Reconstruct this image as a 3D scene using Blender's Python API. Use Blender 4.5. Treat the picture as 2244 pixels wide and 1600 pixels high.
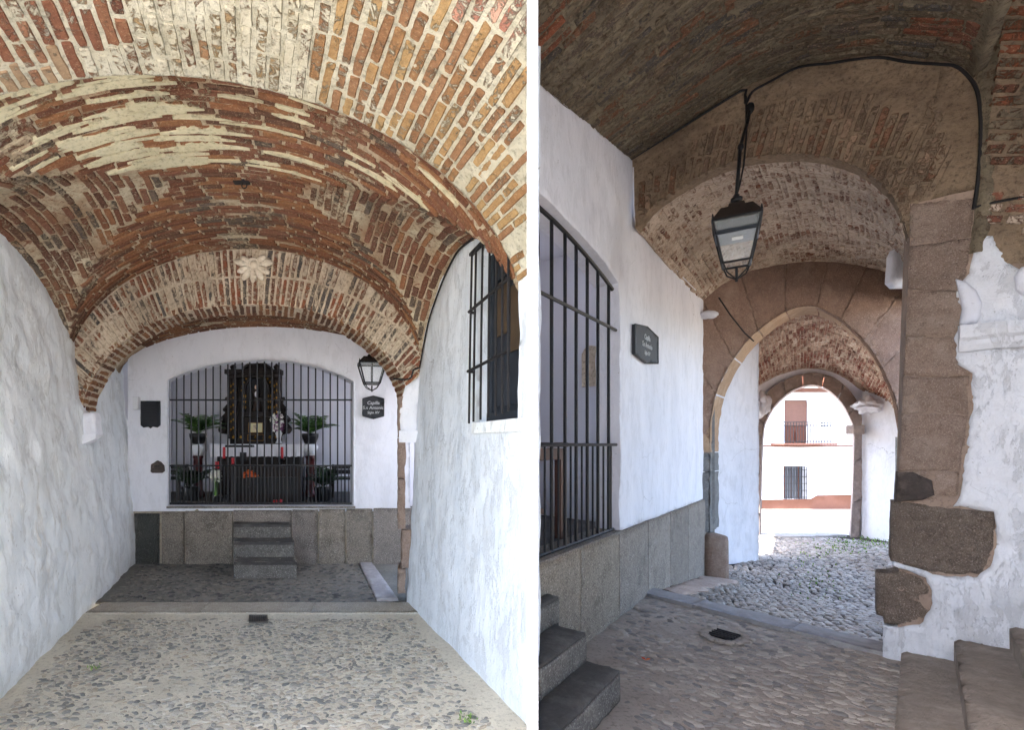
import bpy, bmesh, math, random
import numpy as np
from mathutils import Vector, Matrix, noise
from mathutils.geometry import delaunay_2d_cdt
R = math.radians
for o in list(bpy.data.objects): bpy.data.objects.remove(o)
sc = bpy.context.scene
col = sc.collection

# ------------------------------------------------------------------ camera, sky, sun, exposure
F, PX, PY, CH = 1100.0, 850.0, 975.0, 1.6          # focal length and principal point for a 2244 x 1600 frame, eye height
cam_d = bpy.data.cameras.new('camera'); cam = bpy.data.objects.new('camera', cam_d); col.objects.link(cam)
cam.location = (0, 0, CH); cam.rotation_euler = (R(90), 0, 0)
cam_d.sensor_width = 36; cam_d.lens = 36 * F / 2244
cam_d.shift_x = (1122 - PX) / 2244; cam_d.shift_y = (PY - 800) / 2244
cam_d.clip_start = 0.02; cam_d.clip_end = 2000
sc.camera = cam

SUN = Vector((-0.52, -0.17, 0.84)).normalized()     # direction towards the sun
w = bpy.data.worlds.new('World'); sc.world = w; w.use_nodes = True
nt = w.node_tree; nt.nodes.clear()
sky = nt.nodes.new('ShaderNodeTexSky'); sky.sky_type = 'NISHITA'; sky.sun_disc = False
sky.sun_elevation = math.asin(SUN.z); sky.sun_rotation = math.atan2(SUN.x, SUN.y)
sky.air_density = 1.0; sky.dust_density = 2.5; sky.ozone_density = 1.0
bg = nt.nodes.new('ShaderNodeBackground'); bg.inputs[1].default_value = 0.15
wo = nt.nodes.new('ShaderNodeOutputWorld')
nt.links.new(sky.outputs[0], bg.inputs[0]); nt.links.new(bg.outputs[0], wo.inputs[0])
sd = bpy.data.lights.new('sun', 'SUN'); sd.energy = 2.4; sd.angle = R(0.6); sd.color = (1.0, 0.96, 0.90)
sun = bpy.data.objects.new('sun', sd); col.objects.link(sun); sun.location = (0, 0, 30)
sun.rotation_euler = SUN.to_track_quat('Z', 'Y').to_euler()
vs = sc.view_settings; vs.view_transform = 'Standard'; vs.look = 'None'; vs.gamma = 1; vs.use_curve_mapping = False
vs.exposure = 3.35
cy = sc.cycles; cy.use_denoising = True; cy.use_adaptive_sampling = True; cy.adaptive_threshold = .03; cy.max_bounces = 10; cy.diffuse_bounces = 7; cy.glossy_bounces = 4
cy.transmission_bounces = 6; cy.sample_clamp_indirect = 6.0; cy.caustics_reflective = False; cy.caustics_refractive = False
try: cy.denoiser = 'OPENIMAGEDENOISE'; cy.denoising_prefilter = 'ACCURATE'
except Exception: pass

# ------------------------------------------------------------------ helpers
rnd = random.Random(7)
def P(px, py, Y): return Vector(((px - PX) / F * Y, Y, CH + (PY - py) / F * Y))
def lin(c):
    out = []
    for v in c:
        v /= 255.0
        out.append(v / 12.92 if v <= .04045 else ((v + .055) / 1.055) ** 2.4)
    return (*out, 1.0)

class NT:
    """small wrapper for node materials"""
    def __init__(s, name):
        s.m = bpy.data.materials.new(name); s.m.use_nodes = True
        s.t = s.m.node_tree; s.t.nodes.clear()
        s.out = s.t.nodes.new('ShaderNodeOutputMaterial'); s.b = s.t.nodes.new('ShaderNodeBsdfPrincipled')
        s.t.links.new(s.b.outputs[0], s.out.inputs[0])
        s.g = s.t.nodes.new('ShaderNodeNewGeometry'); s.pos = s.g.outputs['Position']
        s.isl = s.g.outputs['Random Per Island']
    def put(s, sock, v):
        if isinstance(v, bpy.types.NodeSocket): s.t.links.new(v, sock)
        elif isinstance(v, (tuple, list)) and sock.type == 'RGBA': sock.default_value = v if len(v) == 4 else (*v, 1)
        else: sock.default_value = v
    def noise(s, scale, detail=4, rough=.55, vec=None, dist=0):
        n = s.t.nodes.new('ShaderNodeTexNoise'); n.inputs['Scale'].default_value = scale
        n.inputs['Detail'].default_value = detail; n.inputs['Roughness'].default_value = rough; n.inputs['Distortion'].default_value = dist
        s.put(n.inputs['Vector'], vec or s.pos); return n.outputs['Fac']
    def voro(s, scale, vec=None, feature='F1', out='Distance'):
        n = s.t.nodes.new('ShaderNodeTexVoronoi'); n.feature = feature; n.inputs['Scale'].default_value = scale
        s.put(n.inputs['Vector'], vec or s.pos); return n.outputs[out]
    def scaled(s, sx, sy, sz, vec=None):
        n = s.t.nodes.new('ShaderNodeVectorMath'); n.operation = 'MULTIPLY'
        s.put(n.inputs[0], vec or s.pos); n.inputs[1].default_value = (sx, sy, sz); return n.outputs[0]
    def ramp(s, fac, stops, interp='LINEAR'):
        n = s.t.nodes.new('ShaderNodeValToRGB'); n.color_ramp.interpolation = interp
        e = n.color_ramp.elements
        while len(e) < len(stops): e.new(.5)
        for i, (p, c) in enumerate(stops):
            e[i].position = p; e[i].color = c if isinstance(c, tuple) else (c, c, c, 1)
        s.put(n.inputs[0], fac); return n.outputs[0]
    def mix(s, fac, a, b, mode='MIX'):
        n = s.t.nodes.new('ShaderNodeMix'); n.data_type = 'RGBA'; n.blend_type = mode
        s.put(n.inputs[0], fac); s.put(n.inputs[6], a); s.put(n.inputs[7], b); return n.outputs[2]
    def math(s, op, a, b=0.0, clamp=False):
        n = s.t.nodes.new('ShaderNodeMath'); n.operation = op; n.use_clamp = clamp
        s.put(n.inputs[0], a); s.put(n.inputs[1], b); return n.outputs[0]
    def z(s):
        n = s.t.nodes.new('ShaderNodeSeparateXYZ'); s.put(n.inputs[0], s.pos); return n.outputs[2]
    def rand(s):
        n = s.t.nodes.new('ShaderNodeObjectInfo')
        return s.math('FRACT', s.math('ADD', s.isl, n.outputs['Random']))
    def bump(s, h, strength=.4, dist=.01):
        n = s.t.nodes.new('ShaderNodeBump'); n.inputs['Strength'].default_value = strength; n.inputs['Distance'].default_value = dist
        s.put(n.inputs['Height'], h)
        if s.b.inputs['Normal'].is_linked: s.t.links.new(s.b.inputs['Normal'].links[0].from_socket, n.inputs['Normal'])
        s.t.links.new(n.outputs[0], s.b.inputs['Normal'])
    def done(s, color, rough=.9, metal=0, spec=.3):
        s.put(s.b.inputs['Base Color'], color); s.put(s.b.inputs['Roughness'], rough)
        s.b.inputs['Metallic'].default_value = metal; s.b.inputs['Specular IOR Level'].default_value = spec
        return s.m

def m_plaster(name, base, stain, dark, amt=.5, bump=.5, low=None, flake=.6, crack=.5):
    n = NT(name)
    st = n.scaled(1, 1, .4)
    a = n.noise(2.2, 6, .62, st); b = n.noise(11, 6, .68, st); f = n.noise(60, 3, .6)
    c = n.mix(n.ramp(a, [(.42, 0.0), (.75, 1.0)]), lin(base), lin(stain))
    fl = n.ramp(n.noise(6.5, 9, .74, st, .4), [(.53, 0.0), (.555, 1.0)])
    fl2 = n.ramp(n.noise(17, 7, .72, st, .3), [(.58, 0.0), (.60, 1.0)])
    c = n.mix(n.math('MULTIPLY', fl, .30 * flake), c, lin(dark))
    c = n.mix(n.math('MULTIPLY', fl2, .35 * flake), c, lin(tuple(min(255, v * 1.02) for v in base)))
    k = n.math('MULTIPLY', n.ramp(b, [(.56, 0.0), (.8, 1.0)]), amt)
    c = n.mix(k, c, lin(dark))
    sp = n.math('MULTIPLY', n.ramp(n.noise(38, 2, .5), [(.70, 0.0), (.75, 1.0)]), .7 * amt)
    c = n.mix(sp, c, lin((112, 102, 86)))
    if crack:
        wv = n.t.nodes.new('ShaderNodeMix'); wv.data_type = 'VECTOR'; wv.inputs[0].default_value = .22
        nz = n.t.nodes.new('ShaderNodeTexNoise'); nz.inputs['Scale'].default_value = 4; nz.inputs['Detail'].default_value = 6; n.put(nz.inputs['Vector'], n.pos)
        n.put(wv.inputs[4], n.pos); n.put(wv.inputs[5], nz.outputs['Color'])
        ed = n.voro(1.5, wv.outputs[1], 'DISTANCE_TO_EDGE')
        ck = n.math('MULTIPLY', n.ramp(ed, [(.0, 1.0), (.004, 0.0)]), n.ramp(n.noise(.9, 2, .5), [(.58, 0.0), (.63, 1.0)]))
        c = n.mix(n.math('MULTIPLY', ck, crack), c, lin((104, 98, 92)))
    if low:
        d = n.math('MULTIPLY', n.ramp(n.noise(1.7, 7, .74, n.scaled(1.6, 1.6, .5)), [(.58, 0.0), (.72, 1.0)]), .7)
        d = n.math('MULTIPLY', d, n.ramp(n.noise(14, 5, .7), [(.35, 0.0), (.6, 1.0)]))
        c = n.mix(d, c, lin(low))
    n.bump(b, bump, .016); n.bump(n.math('ADD', fl, n.math('MULTIPLY', fl2, .6)), bump * .55 * flake, .006); n.bump(f, bump * .5, .004)
    return n.done(c, .88, 0, .25)

MORT = {  # base, dark, scale, spots
    'a': ((214, 209, 190), (184, 176, 152), 4, None), 'b': ((206, 196, 170), (156, 124, 96), 3.0, (118, 72, 52)),
    'c': ((212, 198, 176), (184, 164, 140), 5, None), 'd': ((138, 126, 106), (94, 84, 72), 3.5, (84, 68, 56)),
    'e': ((212, 196, 178), (182, 160, 140), 4.5, (126, 88, 70)), 'f': ((152, 132, 110), (118, 100, 84), 3.2, None),
    's': ((214, 206, 176), (200, 190, 156), 6, None), 'g': ((212, 190, 168), (184, 156, 136), 5, (140, 88, 76))}
def mortar_col(n, key):
    base, dark, scale, spots = MORT[key]
    c = n.mix(n.ramp(n.noise(scale, 7, .68), [(.35, 0.0), (.7, 1.0)]), lin(base), lin(dark))
    c = n.mix(n.ramp(n.noise(1.1, 4, .6, n.scaled(1, 1, 1.3)), [(.5, 0.0), (.75, .55)]), c, lin(tuple(v * .72 for v in dark)))
    c = n.mix(n.ramp(n.noise(34, 5, .7), [(.5, 0.0), (.7, .75)]), c, lin(tuple(v * .6 for v in dark)))
    if spots: c = n.mix(n.ramp(n.noise(16, 6, .75, None, .8), [(.56, 0.0), (.62, .85)]), c, lin(spots))
    return c
def m_brick(name, pal, mkey, cover=.45, mscale=17, smear=.95, rough=.93):
    n = NT(name)
    r = n.rand()
    c = n.ramp(r, [(i / len(pal), lin(p)) for i, p in enumerate(pal)], 'CONSTANT')
    c = n.mix(n.ramp(n.noise(42, 5, .75), [(.38, 0.0), (.72, .8)]), c, n.mix(.55, c, lin((48, 30, 24))), 'MIX')
    c = n.mix(n.ramp(n.noise(75, 3, .7), [(.56, 0.0), (.7, .4)]), c, lin((205, 182, 146)))
    k = n.math('ADD', n.math('MULTIPLY', n.noise(mscale, 8, .8, None, .8), .74), n.math('MULTIPLY', n.noise(1.6, 3, .5), .26))
    k = n.math('ADD', k, n.math('MULTIPLY', n.math('SUBTRACT', n.math('FRACT', n.math('MULTIPLY', r, 7.31)), .5), .07))
    k = n.ramp(k, [(.62 - cover * .32, 0.0), (.67 - cover * .32, smear)])
    c = n.mix(k, c, mortar_col(n, mkey))
    h = n.math('ADD', n.math('MULTIPLY', n.noise(48, 6, .75), 1.0), k)
    n.bump(h, 1.0, .008)
    return n.done(c, rough, 0, .15)

def m_mortar_k(name, mkey, bump=1.0):
    n = NT(name); c = mortar_col(n, mkey)
    n.bump(n.noise(22, 8, .75), bump, .018); n.bump(n.noise(110, 3, .6), bump * .5, .003)
    return n.done(c, .95, 0, .12)
def m_mortar(name, base, dark, scale=5, bump=.7, spots=None):
    n = NT(name)
    c = n.mix(n.ramp(n.noise(scale, 7, .68), [(.35, 0.0), (.7, 1.0)]), lin(base), lin(dark))
    c = n.mix(n.ramp(n.noise(34, 5, .7), [(.52, 0.0), (.72, .7)]), c, lin(tuple(v * .62 for v in dark)))
    if spots: c = n.mix(n.ramp(n.noise(16, 6, .75, None, .8), [(.56, 0.0), (.62, .85)]), c, lin(spots))
    n.bump(n.noise(26, 7, .72), bump, .012); n.bump(n.noise(120, 3, .6), bump * .5, .003)
    return n.done(c, .95, 0, .15)

def m_stone(name, cols, speck=None, scale=4, bump=.5, rough=.85, per=.35, pits=0):
    n = NT(name)
    c = n.ramp(n.noise(scale, 8, .7), [(.3 + .4 * i / max(1, len(cols) - 1), lin(q)) for i, q in enumerate(cols)])
    c = n.mix(n.ramp(n.noise(scale * 5, 6, .72), [(.42, 0.0), (.75, .55)]), c, n.mix(.5, c, lin((46, 40, 36))))
    if speck:
        f = n.noise(speck[2] if len(speck) > 2 else 95, 3, .7)
        c = n.mix(n.ramp(f, [(.33, 1.0), (.44, 0.0)]), c, lin(speck[0]))
        c = n.mix(n.ramp(f, [(.56, 0.0), (.66, 1.0)]), c, lin(speck[1]))
    v = n.math('ADD', 1 - per / 2, n.math('MULTIPLY', n.rand(), per))
    c = n.mix(1.0, c, v, 'MULTIPLY')
    n.bump(n.noise(16, 9, .78), bump, .02); n.bump(n.noise(90, 4, .7), bump * .7, .005)
    if pits: n.bump(n.ramp(n.noise(34, 3, .6), [(.3, 0.0), (.42, 1.0)]), pits, .008)
    return n.done(c, rough, 0, .3)

def m_plain(name, c, rough=.6, metal=0, spec=.4, vary=.12, bump=0, bscale=30):
    n = NT(name)
    k = n.noise(9, 5, .6)
    cc = n.mix(n.math('MULTIPLY', k, vary * 2), lin(c), lin(tuple(v * .55 for v in c)))
    if bump: n.bump(n.noise(bscale, 4, .6), bump, .004)
    return n.done(cc, rough, metal, spec)

def m_random(name, cols, rough=.6, bump=.2):
    n = NT(name)
    c = n.ramp(n.rand(), [(i / len(cols), lin(p)) for i, p in enumerate(cols)], 'CONSTANT')
    c = n.mix(n.math('MULTIPLY', n.noise(40, 4, .6), .4), c, n.mix(.5, c, lin((30, 28, 26))))
    n.bump(n.noise(70, 3, .6), bump, .003)
    return n.done(c, rough, 0, .22)

M = {}
M['wall_left'] = m_plaster('limewash_lumpy', (236, 240, 240), (222, 228, 229), (180, 180, 173), .6, .9, (184, 168, 140), 1.0, .4)
M['wall_right'] = m_plaster('limewash_blue', (224, 230, 236), (206, 214, 222), (168, 172, 174), .55, .9, None, .9, .6)
M['white'] = m_plaster('limewash_clean', (232, 233, 238), (222, 224, 230), (186, 186, 188), .3, .5, None, .45, .5)
M['white_r'] = m_plaster('limewash_right', (226, 226, 233), (212, 213, 221), (174, 174, 178), .4, .6, None, .5, .6)
M['plaster_rough'] = m_plaster('limewash_rough', (224, 225, 230), (204, 206, 212), (158, 158, 160), .7, 1.0, None, 1.0, .5)
M['room'] = m_plaster('chapel_plaster', (214, 214, 220), (206, 206, 212), (190, 190, 195), .15, .15, None, .1, 0)
M['mortar_a'] = m_mortar_k('lime_mortar_a', 'a', 1.0)
M['mortar_b'] = m_mortar_k('lime_mortar_b', 'b', 1.0)
M['mortar_strip'] = m_mortar_k('lime_mortar_strip', 's', .6)
M['mortar_c'] = m_mortar_k('lime_mortar_c', 'c', 1.0)
M['mortar_d'] = m_mortar_k('lime_mortar_d', 'd', 1.0)
M['mortar_e'] = m_mortar_k('lime_mortar_e', 'e', 1.0)
M['mortar_f'] = m_mortar_k('lime_mortar_f', 'f', 1.0)
M['fillet'] = m_mortar('grey_fillet', (178, 168, 150), (140, 128, 112), 5, .5)
M['brick_a_red'] = m_brick('brick_red_cream', [(132, 88, 68), (110, 72, 58), (148, 108, 84), (164, 138, 110), (140, 98, 74)], 'a', .32)
M['brick_a_pale'] = m_brick('brick_lime_washed', [(172, 144, 106), (158, 122, 90), (180, 156, 122), (150, 108, 82)], 'a', .64)
M['brick_a_ochre'] = m_brick('brick_ochre', [(170, 136, 94), (156, 118, 82), (144, 106, 76), (178, 146, 102), (152, 114, 84)], 'a', .24)
M['brick_a_sunlit'] = m_brick('brick_sunlit_pink', [(192, 142, 122), (178, 124, 106), (202, 160, 140)], 'a', .5)  # sunlight on the near corner of the vault, put into the brick colour
M['brick_b'] = m_brick('brick_rust', [(130, 88, 64), (112, 74, 57), (142, 98, 70), (102, 74, 60), (124, 84, 66), (146, 104, 74)], 's', .16)
M['brick_b_side'] = m_brick('brick_rust_limed', [(128, 88, 70), (110, 76, 62), (138, 98, 76), (102, 90, 80)], 'b', .36)
M['brick_c'] = m_brick('brick_arch', [(148, 92, 70), (126, 84, 68), (110, 100, 94), (146, 100, 80), (96, 92, 90), (154, 98, 72)], 'c', .42)
M['brick_d'] = m_brick('brick_sooty', [(112, 98, 82), (122, 106, 88), (104, 92, 82), (126, 92, 72), (116, 104, 86), (90, 86, 82)], 'd', .5)
M['brick_d_red'] = m_brick('brick_sooty_red', [(138, 84, 62), (124, 78, 60), (112, 76, 62)], 'd', .36)
M['brick_e'] = m_brick('brick_pale_rubble', [(140, 92, 74), (120, 78, 64), (156, 114, 94)], 'e', .6, 15)
M['brick_f'] = m_brick('brick_taupe', [(146, 122, 102), (128, 106, 90), (154, 128, 108), (134, 98, 78)], 'f', .5)
M['brick_g'] = m_brick('brick_wine', [(146, 86, 74), (126, 70, 62), (160, 106, 90)], 'g', .5, 16)
M['granite'] = m_stone('granite_panel', [(122, 114, 107), (138, 130, 122), (106, 99, 93)], ((58, 55, 52), (184, 177, 170), 85), 2.2, .4, .85, .28)
M['granite_dark'] = m_stone('granite_dark', [(46, 48, 46), (64, 66, 62), (84, 84, 78)], ((28, 30, 30), (130, 130, 124), 85), 3, .3, .8, .1)
M['granite_warm'] = m_stone('granite_weathered', [(126, 117, 105), (142, 133, 121), (106, 98, 88)], ((64, 59, 54), (182, 174, 163), 80), 2.5, .45, .85, .28)
M['step_l'] = m_stone('step_stone_grey', [(130, 127, 120), (108, 105, 101), (146, 143, 135)], ((80, 77, 73), (168, 165, 158), 80), 3.5, .5, .88, .15)
M['step_l_dark'] = m_stone('step_tread_dark', [(96, 93, 90), (80, 78, 76), (112, 109, 105)], None, 4, .5, .88, .1, .3)
M['step_r'] = m_stone('step_stone_brown', [(178, 165, 154), (148, 137, 127), (166, 154, 143)], None, 2.6, .9, .85, .15, .5)
M['slab'] = m_stone('kerb_stone', [(178, 170, 154), (160, 152, 138), (186, 180, 166)], ((130, 124, 112), (196, 192, 178)), 3, .3, .85, .1)
M['slab_grey'] = m_stone('kerb_stone_grey', [(166, 163, 162), (150, 147, 148), (176, 173, 172)], None, 3, .35, .8, .1)
M['stone_brown'] = m_stone('pier_stone', [(168, 146, 132), (148, 126, 112), (180, 160, 146)], ((132, 112, 99), (186, 168, 154), 140), 2.4, 1.2, .94, .22, .6)
M['stone_dark'] = m_stone('granite_block_brown', [(142, 126, 114), (118, 104, 93), (156, 140, 127)], ((90, 78, 70), (172, 157, 144), 130), 4, 1.2, .94, .15, .8)
M['stone_black'] = m_stone('stone_soot', [(104, 92, 86), (84, 75, 71), (128, 114, 105)], None, 6, 1.2, .88, .1, .8)
M['stone_arch'] = m_stone('arch_stone_red', [(150, 124, 108), (132, 106, 92), (162, 138, 122)], ((108, 86, 74), (176, 154, 138), 120), 2.6, 1.1, .94, .28, .7)
M['stone_ochre'] = m_stone('arch_stone_ochre', [(184, 158, 132), (166, 138, 112), (194, 170, 146)], None, 4, 1.0, .93, .18, .6)
M['stone_grey'] = m_stone('jamb_stone_grey', [(130, 130, 130), (112, 112, 112), (146, 146, 144)], ((84, 84, 84), (170, 170, 168)), 4, .5, .88, .25)
M['stone_far'] = m_stone('far_arch_stone', [(160, 142, 132), (144, 128, 120), (174, 156, 146)], None, 4, .5, .9, .2)
M['cement'] = m_mortar('floor_cement_cream', (208, 200, 180), (182, 174, 156), 2.2, .7)
M['cement_grey'] = m_mortar('floor_cement_grey', (132, 130, 122), (104, 102, 96), 2.5, .7)
M['mud'] = m_mortar('floor_mud_brown', (174, 164, 154), (144, 134, 126), 2.0, 1.0)
M['joint'] = m_mortar('cobble_joint_dark', (66, 60, 56), (46, 42, 40), 3, .6)
M['dust'] = m_mortar('dust_pale', (190, 172, 160), (166, 150, 140), 3, .5)
M['pebble'] = m_random('river_pebble', [(166, 160, 146), (148, 144, 134), (174, 165, 148), (134, 131, 123), (164, 153, 135), (182, 175, 160), (118, 117, 111)], .85)
M['pebble_dark'] = m_random('river_pebble_dark', [(104, 102, 98), (84, 84, 82), (122, 116, 108), (134, 128, 118)], .75)
M['pebble_r'] = m_random('river_pebble_brown', [(170, 161, 151), (154, 147, 140), (144, 138, 133), (176, 167, 157), (128, 124, 121)], .6)
M['cobble'] = m_random('worn_cobble', [(166, 160, 153), (148, 142, 136), (178, 173, 166), (128, 123, 119), (160, 150, 141)], .32, .2)
M['iron'] = m_plain('black_iron', (26, 26, 30), .5, .2, .5, .2, .3, 60)
M['iron_rust'] = m_plain('rusty_iron', (44, 42, 44), .7, .2, .4, .4, .4, 50)
M['cable'] = m_plain('black_cable', (22, 20, 22), .6)
M['wood_dark'] = m_plain('dark_carved_wood', (36, 24, 18), .55, 0, .4, .4, .5, 40)
M['wood'] = m_plain('brown_wood', (92, 54, 38), .5, 0, .4, .35, .3, 20)
M['shutter'] = m_plain('old_shutter', (52, 58, 66), .8, 0, .2, .4, .4, 14)
M['shutter_brown'] = m_plain('old_shutter_panel', (92, 76, 58), .85, 0, .2, .4, .5, 14)
M['gold'] = m_plain('gilding', (178, 130, 52), .35, .8, .5, .4, .4, 50)
M['cloth'] = m_plain('white_linen', (226, 226, 230), .9, 0, .1, .06, .3, 40)
M['red'] = m_plain('red_wax', (190, 24, 36), .3, 0, .5, .1)
M['red_dark'] = m_plain('dark_red_marble', (86, 24, 26), .3, 0, .5, .4)
M['red_cloth'] = m_plain('crimson_cloth', (92, 16, 24), .9, 0, .1, .3)
M['leaf'] = m_random('palm_leaf', [(70, 104, 48), (52, 84, 40), (88, 122, 60), (44, 70, 36)], .5)
M['leaf_dark'] = m_random('dark_leaf', [(38, 56, 34), (30, 46, 30), (50, 70, 42)], .5)
M['grass'] = m_random('moss_green', [(104, 140, 60), (84, 120, 50), (126, 156, 76)], .8)
M['petal_white'] = m_random('white_petal', [(236, 236, 226), (224, 226, 206), (240, 238, 234)], .7)
M['petal_purple'] = m_random('purple_petal', [(120, 72, 112), (150, 100, 140), (96, 54, 90), (206, 186, 200)], .7)
M['petal_orange'] = m_random('orange_petal', [(214, 92, 40), (196, 74, 34), (226, 116, 56)], .7)
M['card'] = m_plain('pale_card', (222, 214, 168), .5, .1, .4, .2)
M['porcelain'] = m_plain('white_porcelain', (226, 228, 230), .25, 0, .5, .04)
M['pot'] = m_plain('black_pot', (24, 24, 26), .4)
M['slate'] = m_plain('dark_slate_plaque', (42, 44, 50), .55, 0, .4, .3, .3, 30)
M['paint_white'] = m_plain('white_lettering', (206, 208, 210), .7)
M['habit'] = m_plain('dark_habit', (44, 32, 28), .8)
M['skin'] = m_plain('carved_skin', (214, 182, 156), .6)
M['lamp_cap'] = m_plain('lantern_cap', (62, 54, 50), .5, .4, .4, .3, .3, 30)
M['led'] = m_plain('led_board', (226, 228, 222), .4, 0, .5, .02)
M['lamp_dark'] = m_plain('lamp_reflector', (70, 76, 84), .35, .3, .5, .3)
M['carving'] = m_mortar('limed_carving', (232, 222, 204), (200, 184, 160), 9, .6)
M['house_white'] = m_plaster('house_paint', (228, 230, 236), (220, 222, 227), (204, 203, 204), .25, .2, None, .2, .3)
M['house_band'] = m_plain('house_plinth_paint', (122, 84, 70), .85, 0, .2, .2)
M['house_trim'] = m_plain('house_trim_paint', (112, 78, 66), .8, 0, .2, .2)
M['blind'] = m_plain('roller_blind', (128, 94, 82), .7, 0, .3, .2)
M['door_wood'] = m_plain('balcony_door_wood', (104, 60, 44), .6, 0, .3, .3)
M['tile_roof'] = m_random('roof_tile_clay', [(176, 110, 80), (160, 96, 70), (188, 124, 92)], .85)
M['street'] = m_mortar('street_cement', (182, 179, 176), (160, 157, 154), 1.2, .3)
M['pave_grey'] = m_mortar('street_paving', (132, 131, 132), (112, 111, 112), 9, .5)
M['plaza'] = m_mortar('plaza_paving', (196, 190, 180), (178, 172, 162), 1.5, .4)
M['earth'] = m_mortar('earth', (150, 136, 112), (120, 108, 90), .3, .3)
def m_glass():
    n = NT('lamp_glass'); n.done((.9, .95, .95, 1), .05, 0, .5)
    tr = n.t.nodes.new('ShaderNodeBsdfTransparent'); mx = n.t.nodes.new('ShaderNodeMixShader'); mx.inputs[0].default_value = .1
    n.t.links.new(tr.outputs[0], mx.inputs[1]); n.t.links.new(n.b.outputs[0], mx.inputs[2]); n.t.links.new(mx.outputs[0], n.out.inputs[0])
    return n.m
M['glass'] = m_glass()
M['grate'] = m_plain('worn_grate_iron', (112, 106, 98), .6, .3, .4, .3)
M['core_brown'] = m_mortar('pier_mortar', (168, 147, 132), (146, 125, 111), 3, .9)
M['window_dark'] = m_plain('window_glass_dark', (92, 96, 104), .15, 0, .5, .1)

def setmat(o, m):
    o.data.materials.append(M[m] if isinstance(m, str) else m)

def link(o, parent=None):
    col.objects.link(o)
    if parent is not None:
        o.parent = parent; o.matrix_parent_inverse = Matrix.Translation(-TLOC.get(parent.name, Vector()))
    return o
TLOC = {}
def thing(name, label, cat, loc=(0, 0, 0), group=None):
    o = bpy.data.objects.new(name, None); o.empty_display_size = .1; col.objects.link(o)
    o.location = loc; TLOC[o.name] = Vector(loc)
    o['label'] = label; o['category'] = cat; o['kind'] = 'thing'
    if group: o['group'] = group
    return o
def tag(o, label=None, cat=None, group=None, kind=None):
    for k, v in (('label', label), ('category', cat), ('group', group), ('kind', kind)):
        if v: o[k] = v
    return o
def mesh(name, verts, faces, m, parent=None, smooth=False, sub=None):
    me = bpy.data.meshes.new(name); me.from_pydata([tuple(v) for v in verts], [], [tuple(f) for f in faces]); me.update()
    if smooth: me.polygons.foreach_set('use_smooth', [True] * len(me.polygons))
    o = bpy.data.objects.new(name, me); setmat(o, m)
    if sub is not None:          # sub-part: parent is a mesh that itself stands under a thing
        col.objects.link(o); o.parent = sub
        return o
    return link(o, parent)

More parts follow.
